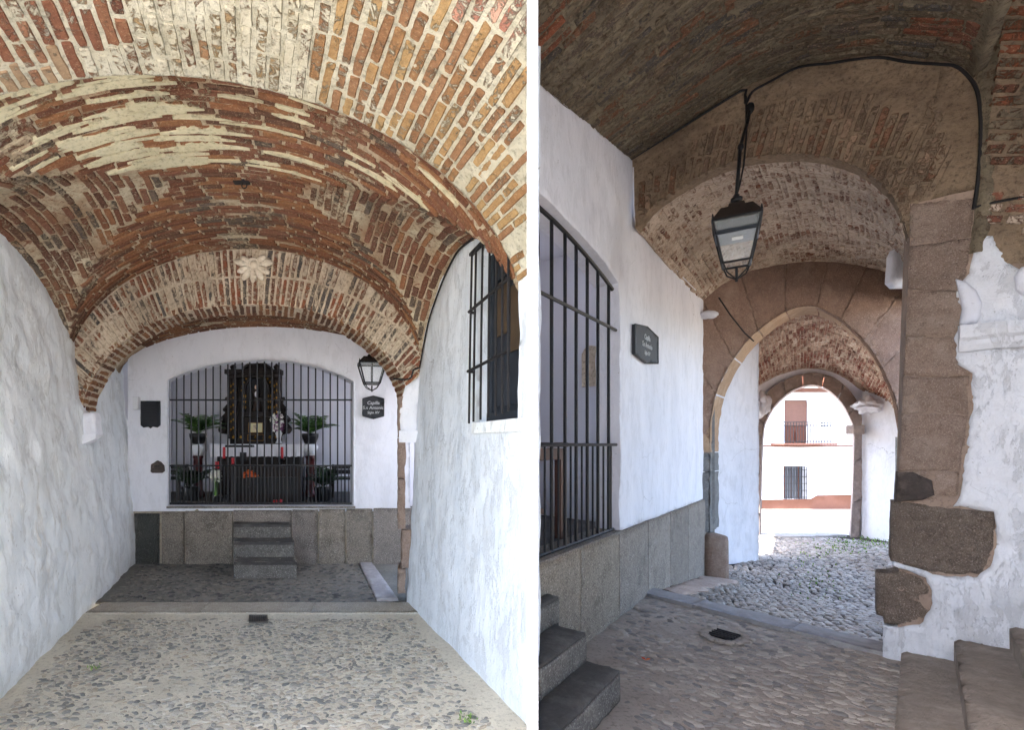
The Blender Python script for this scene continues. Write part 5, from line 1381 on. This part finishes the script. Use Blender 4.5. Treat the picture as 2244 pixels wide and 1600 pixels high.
# ---- second vault between arch and stone arch
YGa = 7.5
gtop = crv([(1530, 668), (1560, 640), (1610, 606), (1690, 582), (1770, 572), (1850, 576), (1930, 592), (1985, 620), (2010, 660)])
def SE(a, b):
    x, y = inF(a); p = PiPt(x, y - 2, -.11); x, y = gtop(a); q = P(x, y, YGa - .02); r_ = p.lerp(q, b)
    r_.z += .10 * math.sin(math.pi * b) * math.sin(math.pi * min(1, a * 1.1)); return r_
inE = Vector((4.2, 6.0, 1.8))
ve = thing('brick_vault', 'pale limed brick vault between the taupe arch and the pointed stone arch', 'vault', (4.2, 6, 4))
grid('mortar_bed', SE, 110, 90, 'mortar_e', ve, .009, 8, inE, None, True, (0, 1), (0, 1.03), .12)
lay(ve, courses(SE, 'b', .07, (.16, .27), .022, .64, .07, .010, inE, None, 81, (.01, .99), (.01, .99), .16, .010), 'brick_e', 300)

# ---- pointed stone arch
gin = [(1556, 1000), (1557, 930), (1570, 862), (1600, 800), (1638, 748), (1690, 702), (1735, 678), (1770, 671), (1806, 679), (1853, 707), (1904, 758), (1942, 820), (1964, 880), (1975, 940), (1978, 1000)]
gc = crv(gin)
ga = thing('pointed_arch', 'pointed reddish stone arch of large voussoirs framing the street view', 'arch', P(1765, 1000, YGa))
FG = ((0, YGa, 0), (1, 0, 0), (0, 0, 1), (0, -1, 0))
def xg(px): return (px - PX) / F * YGa
def zg(py): return CH + (PY - py) / F * YGa
cuts = [0.04, .16, .265, .36, .445, .53, .60, .68, .765, .86, .96]
ov = crv([(1520, 1000), (1522, 930), (1524, 850), (1530, 760), (1538, 660), (1600, 560), (1730, 530), (1776, 526), (1840, 530), (1970, 560), (2040, 630), (2044, 760), (2034, 850), (2036, 930), (2036, 1000)])
for a_, b_ in zip(cuts, cuts[1:]):
    i0 = [gc(a_ + (b_ - a_) * k / 6) for k in range(7)]; o0 = [ov(a_ + (b_ - a_) * k / 6) for k in range(7)]
    poly = [(xg(p[0]), zg(p[1])) for p in i0] + [(xg(p[0]), zg(p[1])) for p in reversed(o0)]
    cx = sum(p[0] for p in poly) / len(poly); cz = sum(p[1] for p in poly) / len(poly)
    poly = [(x + (cx - x) * .012, z + (cz - z) * .012) for x, z in poly]
    panel('voussoir', poly, FG, 'stone_arch', ga, .05, .05, .014, 5, round_=.012, rag=.01, octv=5)
MB().add([P(p[0], p[1], YGa + .018) for p in [ov(k / 40) for k in range(41)]] + [P(p[0], p[1], YGa + .018) for p in [gc(k / 40) for k in range(41)]], [(k, k + 1, 42 + k, 41 + k) for k in range(40)]).build('joint_mortar', 'core_brown', ga)
dg_ = Vector((.46, .5, 0))
def SGs(a, b):
    x, y = gc(a); return P(x, y, YGa) + dg_ * b
inG = P(1765, 950, YGa + .2)
lay_cuts = list(zip(cuts, cuts[1:]))
for a_, b_ in lay_cuts:
    S_ = lambda u, v, a_=a_, b_=b_: SGs(a_ + (b_ - a_) * (.02 + .96 * u), v)
    grid('intrados_stone', S_, 8, 6, 'stone_ochre', ga, .012, 6, inG)
# jamb stones left
ys = [(935, 992, 'stone_ochre'), (992, 1035, 'stone_grey'), (1035, 1168, 'stone_grey')]
for y0_, y1_, mm in ys:
    panel('jamb_stone', [(xg(1520), zg(y1_ - 1)), (xg(1556), zg(y1_ - 1)), (xg(1556), zg(y0_ + 1)), (xg(1520), zg(y0_ + 1))], FG, mm, ga, .05, .05, .01, 7, round_=.012)
    S_ = lambda u, v, y0_=y0_, y1_=y1_: P(1556, y0_ + 1 + (y1_ - y0_ - 2) * u, YGa + .004) + dg_ * v
    grid('jamb_reveal', S_, 8, 8, mm, ga, .014, 6, inG)
b = MB().box(P(1553, 1228, YGa + .12), (.34, .5, .84), None, .09)
for v in b.v: v += Vector((1, 1, 0)) * .05 * fbm(v, 4, 4)
b.build('base_stone', 'stone_brown', ga, True)
MB().box(P(1500, 1000, YGa + .35), (.62, .5, 5.0)).build('jamb_core', 'stone_grey', ga)
MB().prism([(xg(1984), YGa + .04, -.6), (xg(2300), YGa + .04, -.6), (xg(2300), YGa + .6, -.6), (xg(1984) + .55, YGa + .6, -.6)], (0, 0, 6)).build('right_jamb_core', 'stone_brown', ga)
MB().prism([(xg(1480), YGa + .06, zg(575)), (xg(2100), YGa + .06, zg(575)), (xg(2100), YGa + .06, 5.6), (xg(1480), YGa + .06, 5.6)], (0, .4, 0)).build('upper_wall', 'mortar_d', ga)
ip = thing('wall_impost', 'white plaster impost stub at the end of the chapel wall below the vault', 'impost', PW(1540, 692))
MB().blob(P(1553, 690, 7.42), (.13, .1, .06), 3, .2, 3).build('plaster', 'white_r', ip, True)
cr = thing('crack_wire', 'dark wire crossing the left voussoir of the pointed arch', 'cable', P(1600, 690, 7.4))
MB().tube([P(1575, 652, 7.44), P(1600, 690, 7.44), P(1632, 730, 7.44), P(1652, 748, 7.46)], .010, 5).build('wire', 'cable', cr)
wb = thing('plaster_block', 'small white plaster block between the vault and the brown pier', 'plaster block', P(1972, 590, 5.6))
panel('plaster', [((x - PX) / F * 5.6, CH + (PY - y) / F * 5.6) for x, y in ((1954, 618), (1958, 560), (1966, 544), (2000, 552), (2000, 628), (1966, 628))], ((0, 5.6, 0), (1, 0, 0), (0, 0, 1), (0, -1, 0)), 'white_r', wb, .06, .04, .008, 8, round_=.02)

# ---- inner passage beyond the stone arch
iw = thing('inner_wall', 'white plastered wall seen through the pointed arch on its left', 'wall', P(1620, 1235, 8.5))
a_, b_ = P(1545, 0, 8.28), P(1663, 0, 8.72); a_.z = b_.z = 0; dd_ = (b_ - a_); L = dd_.length; dd_.normalize(); nn2 = Vector((dd_.y, -dd_.x, 0))
panel('plaster', [(0, -.45), (L, -.45), (L, 4.6), (0, 4.6)], (a_, dd_, ZV, nn2), 'white_r', iw, .3, .06, .014, 4)
rwl = thing('inner_wall', 'bright white plastered wall seen through the pointed arch on its right', 'wall', P(1920, 1185, 10.5))
a_, b_ = P(1888, 0, 10.95), P(2060, 0, 9.6); a_.z = b_.z = 0; dd_ = (b_ - a_); L = dd_.length; dd_.normalize(); nn2 = Vector((dd_.y, -dd_.x, 0))
panel('plaster', [(0, -.6), (L, -.6), (L, 4.6), (0, 4.6)], (a_, dd_, ZV, nn2), 'white_r', rwl, .3, .08, .012, 4)
YH = 11.0
hin = crv([(1660, 1200), (1662, 1080), (1666, 960), (1674, 922), (1697, 884), (1732, 856), (1772, 844), (1808, 854), (1838, 882), (1858, 918), (1866, 950), (1864, 1060), (1858, 1178)])
hou = crv([(1630, 1200), (1634, 1080), (1640, 955), (1650, 905), (1676, 860), (1722, 830), (1772, 818), (1822, 828), (1862, 862), (1884, 905), (1894, 950), (1886, 1060), (1878, 1178)])
ha = thing('far_arch', 'round stone arch at the far end of the passage opening on the street', 'arch', P(1772, 1180, YH))
hc = [0, .1, .2, .285, .34, .395, .445, .495, .55, .605, .66, .715, .80, .90, 1.0]
for a_, b_ in zip(hc, hc[1:]):
    i0 = [hin(a_ + (b_ - a_) * k / 4) for k in range(5)]; o0 = [hou(a_ + (b_ - a_) * k / 4) for k in range(5)]
    poly = [((p[0] - PX) / F * YH, CH + (PY - p[1]) / F * YH) for p in i0] + [((p[0] - PX) / F * YH, CH + (PY - p[1]) / F * YH) for p in reversed(o0)]
    cx = sum(p[0] for p in poly) / len(poly); cz = sum(p[1] for p in poly) / len(poly)
    poly = [(x + (cx - x) * .02, z + (cz - z) * .02) for x, z in poly]
    o = panel('voussoir', poly, ((0, YH - .06, 0), (1, 0, 0), (0, 0, 1), (0, -1, 0)), 'stone_far', ha, .4, .08, .01, 6, round_=.01); skew(o, YH - .06, .838)
o = panel('spandrel', [((x - PX) / F * YH, CH + (PY - y) / F * YH) for x, y in [(1560, 1210), (1560, 560), (2020, 560), (2020, 1200)] + [tuple(hou(k / 30)) for k in range(30, -1, -1)]], ((0, YH + .01, 0), (1, 0, 0), (0, 0, 1), (0, -1, 0)), 'white_r', ha, .35, .1, .01, 5); skew(o, YH, .838)
MB().blob(P(1905, 888, 10.75), (.24, .2, .15), 4, .7, 2.2).build('impost_right', 'white_r', ha, True)
MB().blob(P(1668, 885, 10.7), (.15, .14, .24), 4, .6, 2.2).build('impost_left', 'white_r', ha, True)
for x, y in ((1874, 942), (1650, 942)): MB().box(P(x, y, YH - .1), (.24, .2, .2), bev=.02).build('impost_block', 'stone_far', ha)
gt2 = crv([(1530, 860), (1545, 800), (1590, 738), (1660, 698), (1770, 676), (1880, 700), (1960, 760), (2010, 840), (2030, 900)])
ht2 = crv([(1600, 930), (1625, 885), (1665, 845), (1715, 820), (1772, 808), (1830, 818), (1880, 850), (1925, 885), (1960, 930)])
def SGH(a, b):
    x, y = gt2(a); p = P(x, y - 8, 8.1); x, y = ht2(a); q = P(x, y, YH - .02); r_ = p.lerp(q, b); r_.z += .16 * math.sin(math.pi * b); return r_
inGH = P(1772, 960, 9.5)
vg = thing('brick_vault', 'wine red brick vault inside the passage beyond the pointed arch', 'vault', P(1772, 700, 9))
grid('mortar_bed', SGH, 70, 60, 'mortar_e', vg, .010, 6, inGH, None, True, (0, 1), (0, 1), .2)
lay(vg, courses(SGH, 'b', .075, (.18, .28), .022, .66, .07, .014, inGH, None, 91, (.02, .98), (.0, .98), .08, .01), 'brick_g', 220)
lay(vg, courses(lambda a, b: SGH(a, b * .16 - .02) - ZV * .05, 'b', .075, (.26, .3), .02, .66, .07, .02, inGH, None, 93, (.1, .9), (0, 1), .05, .01), 'brick_g', 80)
wp = thing('wall_board', 'narrow grey board on the bright inner wall beside the pier', 'board', P(1968, 1020, 10.0))
MB().box(P(1970, 1010, 10.05), (.1, .05, .95)).build('panel', 'stone_grey', wp)

# ---- right pier and plaster
pr_ = thing('stone_pier', 'brown stone pier of stacked blocks at the right of the passage mouth', 'pier', PiPt(1960, 1440))
blocks = [
    ([(1994, 448), (2060, 440), (2134, 428), (2130, 520), (2060, 532), (1992, 540)], 'stone_brown', 0),
    ([(1992, 542), (2060, 534), (2129, 522), (2116, 600), (2100, 640), (1989, 636)], 'stone_brown', .012),
    ([(1989, 638), (2100, 642), (2110, 700), (2104, 742), (1985, 736)], 'stone_brown', .004),
    ([(1985, 738), (2104, 744), (2096, 800), (2122, 824), (2050, 828), (1979, 822)], 'stone_brown', .015),
    ([(1979, 824), (2050, 830), (2122, 826), (2120, 910), (2050, 906), (1976, 908)], 'stone_brown', .0),
    ([(1976, 910), (2050, 908), (2120, 912), (2108, 980), (2104, 1032), (1970, 1030)], 'stone_brown', .01),
    ([(1969, 1032), (2040, 1032), (2104, 1034), (2098, 1094), (2030, 1100), (1966, 1100)], 'stone_brown', .0),
    ([(1964, 1036), (2000, 1034), (2040, 1052), (2048, 1085), (2020, 1096), (1962, 1098)], 'stone_black', .02),
    ([(1960, 1104), (2030, 1108), (2090, 1118), (2172, 1126), (2172, 1190), (2160, 1236), (2140, 1254), (2090, 1254), (2030, 1246), (1958, 1228)], 'stone_dark', .004),
    ([(1942, 1262), (1980, 1256), (2020, 1272), (2034, 1296), (2032, 1336), (2012, 1360), (1960, 1366), (1940, 1362)], 'stone_dark', .004),
]
for k, (pl_, mm, of_) in enumerate(blocks):
    poly = [pi2(x, y) for x, y in pl_]
    cx = sum(p[0] for p in poly) / len(poly); cz = sum(p[1] for p in poly) / len(poly)
    sh_ = .002 if k < 8 else -.06
    panel('stone_block', [(x + (cx - x) * sh_, z + (cz - z) * sh_) for x, z in poly], (A0 + npi * (of_ + .02), adn, ZV, npi), mm, pr_, .2, .025, .012 if k < 8 else .016, 10, rag=.006, round_=.005 if k < 8 else .012, octv=6, seed=k)
# core behind the blocks (also closes the pier's left return)
def PB_(x, y, off): return PiPt(x, y, off)
z445 = PiPt(2000, 447).z
panel('core', [(pi2(1962, 1000)[0], -.4), (6.5, -.4), (6.5, z445), (pi2(1996, 447)[0], z445), pi2(1984, 760)], (A0 + npi * .014, adn, ZV, npi), 'core_brown', pr_, .55, .05, .012, 8)
panel('upper_core', [(pi2(1999, 447)[0], z445 + .002), (6.5, z445 + .002), (6.5, 5.2), (pi2(2060, 160)[0], 5.2), (pi2(2060, 160)[0], pi2(2060, 160)[1])], (A0 + npi * .006, adn, ZV, npi), 'mortar_f', pr_, .5, .06, .012, 8)
b = MB().box(PiPt(1952, 1308, -.10), (.16, .2, .34), Matrix((adn, npi, ZV)).transposed(), .03)
for v in b.v: v += Vector((1, 1, 0)) * .02 * fbm(v, 9, 4)
b.build('corner_stone', 'stone_dark', pr_, True)

rp = thing('plaster_wall', 'rough white plaster wall wrapping the stone blocks on the right', 'wall', PiPt(2150, 1400))
pl_out = [(2134, 545), (2150, 512), (2172, 522), (2192, 548), (2215, 575), (2232, 592), (2300, 600), (2300, 1500), (1972, 1500), (1934, 1470), (1936, 1368), (1960, 1374), (2014, 1368), (2040, 1340), (2042, 1294), (2026, 1266), (1985, 1250), (1958, 1240), (1957, 1230), (2030, 1252), (2090, 1262), (2145, 1262), (2168, 1240), (2180, 1190), (2180, 1122), (2092, 1110), (2104, 1086), (2110, 1030), (2116, 980), (2128, 905), (2128, 822), (2100, 800), (2082, 786), (2092, 745), (2108, 702), (2096, 660), (2090, 628), (2112, 612), (2124, 590)]
panel('plaster', [pi2(x, y) for x, y in pl_out], (A0 + npi * .045, adn, ZV, npi), 'plaster_rough', rp, .08, .028, .026, 6, rag=.016, round_=.02, octv=6)
# cornice ledge and rounded corbel
ld = thing('plaster_cornice', 'white moulded ledge projecting from the right plaster wall', 'cornice', PiPt(2100, 750))
s0, s1 = pi2(2096, 745)[0], 3.3; zl = PiPt(2100, 722).z
prof = [(0, -.17), (.02, -.165), (.05, -.13), (.06, -.10), (.085, -.08), (.10, -.04), (.10, 0), (0, .012)]
n0 = len(prof); vs_ = []
for i in range(31):
    s_ = s0 + (s1 - s0) * i / 30
    for (d_, z_) in prof:
        p = A0 + adn * s_ + npi * (d_ + .06) + ZV * (zl + z_); vs_.append(p + npi * .006 * fbm(p, 9, 3) + ZV * .006 * fbm(p + Vector((4, 0, 0)), 7, 3))
fs_ = [(i * n0 + j, i * n0 + (j + 1) % n0, (i + 1) * n0 + (j + 1) % n0, (i + 1) * n0 + j) for i in range(30) for j in range(n0)] + [tuple(range(n0))[::-1], tuple(30 * n0 + j for j in range(n0))]
mesh('moulding', vs_, fs_, 'plaster_rough', ld)
cbq = thing('rounded_corbel', 'half round white plaster corbel above the ledge beside the pier', 'corbel', PiPt(2120, 660))
cpl = [pi2(x, y) for x, y in ((2092, 616), (2112, 622), (2135, 640), (2148, 668), (2148, 694), (2136, 712), (2110, 718), (2100, 712), (2106, 680), (2100, 650))]
panel('plaster', cpl, (A0 + npi * .10, adn, ZV, npi), 'white_r', cbq, .1, .025, .004, 6, round_=.035)
cpl = [pi2(x, y) for x, y in ((2218, 610), (2232, 592), (2300, 585), (2300, 652), (2240, 654), (2222, 640))]
cb3 = thing('rounded_corbel', 'second white plaster curl cut by the right picture edge', 'corbel', PiPt(2240, 640))
panel('plaster', cpl, (A0 + npi * .11, adn, ZV, npi), 'white_r', cb3, .1, .025, .004, 6, round_=.03)

# ---- steps at the lower right
sr = thing('stone_steps', 'brown worn stone steps rising to the right at the lower right corner', 'steps', (3.4, 3.0, 0))
e0 = [PiPt(1974, 1421, .05), PiPt(2088, 1440, .05), PiPt(2208, 1410, .05), PiPt(2320, 1400, .05)]
zt_ = [.095, .245, .40, .56]
edir = Vector((-1.135, -1.07, 0)).normalized()
for i in range(3):
    a_ = e0[i].copy(); b_ = e0[i + 1].copy(); a_.z = b_.z = 0
    b2 = b_ + adn * .10
    pl_ = [(q.x, q.y) for q in (a_, a_ + edir * 2.0, b2 + edir * 2.0, b2)]
    panel('step', pl_, ((0, 0, zt_[i]), (1, 0, 0), (0, 1, 0), (0, 0, 1)), 'step_r', sr, zt_[i] - (-.1 if i == 0 else zt_[i - 1] - .02), .045, .014, 3.5, round_=.03, octv=3)
MB().prism([(q.x, q.y, -.1) for q in (e0[3] + adn * .0, e0[3] + edir * 2, e0[3] + edir * 2 + adn * 1.5, e0[3] + adn * 1.5)], (0, 0, .66)).build('landing', 'step_r', sr)

# ---- hanging lantern
t = thing('hanging_lantern', 'black hanging street lantern with glass panes below the taupe arch', 'lantern', P(1614, 440, 4.25))
cR = P(1614, 430, 4.05); lantern(t, cR, .315, -.6, True, 1.42)
hookp = PiPt(1645, 240, .03)
MB().tube([hookp, PiPt(1640, 285, .10), P(1622, 320, 4.1), P(1618, 380, 4.05), cR + Vector((0, 0, .02))], .013, 6).build('hanger', 'iron', t)
MB().tube([PiPt(1636, 215, .03), PiPt(1638, 300, .06), P(1630, 360, 4.1), P(1622, 400, 4.06), cR], .007, 6).build('supply_cable', 'cable', t)
MB().blob(hookp, (.03, .03, .05), 2, .2).build('hook_knot', 'iron', t); MB().blob(P(1623, 322, 4.1), (.022, .022, .035), 2, .2).build('upper_knot', 'iron', t)

# ---- house across the street
YS = 20.0
hs = thing('white_house', 'sunlit white house with balcony across the street beyond the arches', 'house', P(1765, 1115, YS))
def hx(px): return (px - PX) / F * YS
def hz(py): return CH + (PY - py) / F * YS
FH = ((0, YS, 0), (1, 0, 0), (0, 0, 1), (0, -1, 0))
panel('wall', [(hx(1450), -1.4), (hx(2080), -1.4), (hx(2080), hz(860)), (hx(1450), hz(860))], FH, 'house_white', hs, .3, .4, .004, 2,
      holes=[[(hx(1719), hz(972)), (hx(1773), hz(972)), (hx(1773), hz(877)), (hx(1719), hz(877))], [(hx(1717), hz(1095)), (hx(1766), hz(1095)), (hx(1766), hz(1022)), (hx(1717), hz(1022))]])
panel('plinth', [(hx(1450), -1.6), (hx(2080), -1.6), (hx(2080), hz(1080)), (hx(1790), hz(1086)), (hx(1776), hz(1094)), (hx(1450), hz(1098))], ((0, YS - .03, 0), (1, 0, 0), (0, 0, 1), (0, -1, 0)), 'house_band', hs, .028, .4, .0, 2)
MB().box((hx(1765), YS - .04, hz(978)), (hx(2080) - hx(1450), .08, .06)).build('string_course', 'house_trim', hs)
dm = MB().box((hx(1746), YS + .16, hz(924)), (1.0, .04, 1.75)); dd = dm.build('balcony_door', 'door_wood', hs)
MB().box((hx(1746), YS + .12, hz(906)), (.96, .03, 1.0)).build('roller_blind', 'blind', hs)
for k in range(14): MB().box((hx(1746), YS + .10, hz(906) - .47 + k * .068), (.95, .02, .05)).build('blind_slat', 'blind', hs)
for x in (1733, 1759): MB().box((hx(x), YS + .12, hz(957)), (.38, .03, .42), bev=.01).build('door_panel', 'door_wood', hs)
MB().box((hx(1745), YS - .35, hz(974)), (2.05, .7, .07), bev=.015).build('balcony_slab', 'house_trim', hs)
bal = MB()
for k in range(19): bal.tube([(hx(1745) - .98 + k * .109, YS - .67, hz(972)), (hx(1745) - .98 + k * .109, YS - .67, hz(927))], .012, 5)
for y in (927, 934, 968): bal.tube([(hx(1745) - .98, YS, hz(y)), (hx(1745) - .98, YS - .67, hz(y)), (hx(1745) + .98, YS - .67, hz(y)), (hx(1745) + .98, YS, hz(y))], .014, 5)
bal.build('balcony_railing', 'iron', hs)
wp_ = MB().box((hx(1741), YS + .18, hz(1058)), (.9, .03, 1.33)).build('window', 'window_dark', hs)
for k in range(3): MB().box((hx(1741) - .28 + k * .28, YS + .155, hz(1058)), (.03, .03, 1.3)).build('mullion', 'house_trim', hs)
gb = MB()
for k in range(9): gb.tube([(hx(1719) + .04 + k * .102, YS - .05, hz(1094)), (hx(1719) + .04 + k * .102, YS - .05, hz(1023))], .016, 5)
for y in (1030, 1045, 1060, 1075, 1090): gb.tube([(hx(1717) - .02, YS - .05, hz(y)), (hx(1766) + .02, YS - .05, hz(y))], .012, 5)
gb.build('window_grille', 'iron', hs)
MB().prism([(hx(1450), YS - .45, hz(853)), (hx(1450), YS + .3, hz(853)), (hx(1450), YS + .3, hz(860)), (hx(1450), YS - .1, hz(860))], (hx(2080) - hx(1450), 0, 0)).build('cornice', 'house_trim', hs)
MB().prism([(hx(1450), YS - .6, hz(852)), (hx(1450), YS + 3, hz(852) + 1.1), (hx(1450), YS + 3, hz(852) + 1.25), (hx(1450), YS - .6, hz(852) + .12)], (hx(2080) - hx(1450), 0, 0)).build('roof', 'tile_roof', hs)
# street paving bands
pv = panel('street_paving', [(hx(1640) * .62, 13.3), (15, 12.6), (17, 14.4), (hx(1640) * .72, 15.2)], ((0, 0, -.024), (1, 0, 0), (0, 1, 0), (0, 0, 1)), 'pave_grey', None, .02, .3, .002, 3, warp=wfl); pv['kind'] = 'structure'
kb2 = thing('street_kerb', 'pale curved kerb strip where the cobbled lane meets the street', 'kerb', P(1750, 1195, 10.6))
for i in range(6):
    a_, b_ = P(1640 + i * 42, 1186, 10.6), P(1640 + (i + 1) * 42 - 1, 1186, 10.6)
    zz = zfloor(a_.x, 10.8)
    MB().box(((a_.x + b_.x) / 2, 10.95 + .02 * (i - 2) ** 2, zz + .005), (b_.x - a_.x, .34, .05), bev=.01).build('kerb_block', 'street', kb2)
# ------------------------------------------------------------------ pieces that belong to a part become its sub-parts
SUB = {'shutter_panel': 'shutter_back', 'lettering': 'board', 'rim': 'board', 'raised_lines': 'board', 'tread': 'riser', 'pane': 'frame', 'corner_knob': 'cap',
       'led_board': 'lamp_tray', 'lock': 'gate_post', 'door_panel': 'balcony_door', 'blind_slat': 'roller_blind', 'balcony_railing': 'balcony_slab', 'mullion': 'window',
       'window_grille': 'window', 'gilt_leaves': 'pilaster', 'niche_gilding': 'niche_frame', 'predella_gilding': 'predella', 'crest_moulding': 'arched_crest',
       'wick': 'wax', 'slot': 'block', 'upper_knot': 'hanger', 'hook_knot': 'hanger', 'scroll': 'scroll_wing', 'print': 'sheet', 'jamb_reveal': 'jamb_stone', 'intrados_stone': 'voussoir'}
def centre(o):
    n = len(o.data.vertices); a = np.empty(n * 3); o.data.vertices.foreach_get('co', a); a = a.reshape(-1, 3).mean(0)
    return o.matrix_basis @ Vector(a)
kids = {}
for o in bpy.data.objects:
    if o.parent and o.parent.type == 'EMPTY': kids.setdefault(o.parent.name, []).append(o)
for nm, ch in kids.items():
    if len(ch) > 400: continue
    base = lambda o: o.name.split('.')[0]
    for o in ch:
        want = SUB.get(base(o))
        if not want: continue
        cand = [q for q in ch if base(q) == want]
        if not cand: continue
        c = centre(o); p = min(cand, key=lambda q: (centre(q) - c).length)
        o.parent = p; o.matrix_parent_inverse = Matrix.Identity(4)
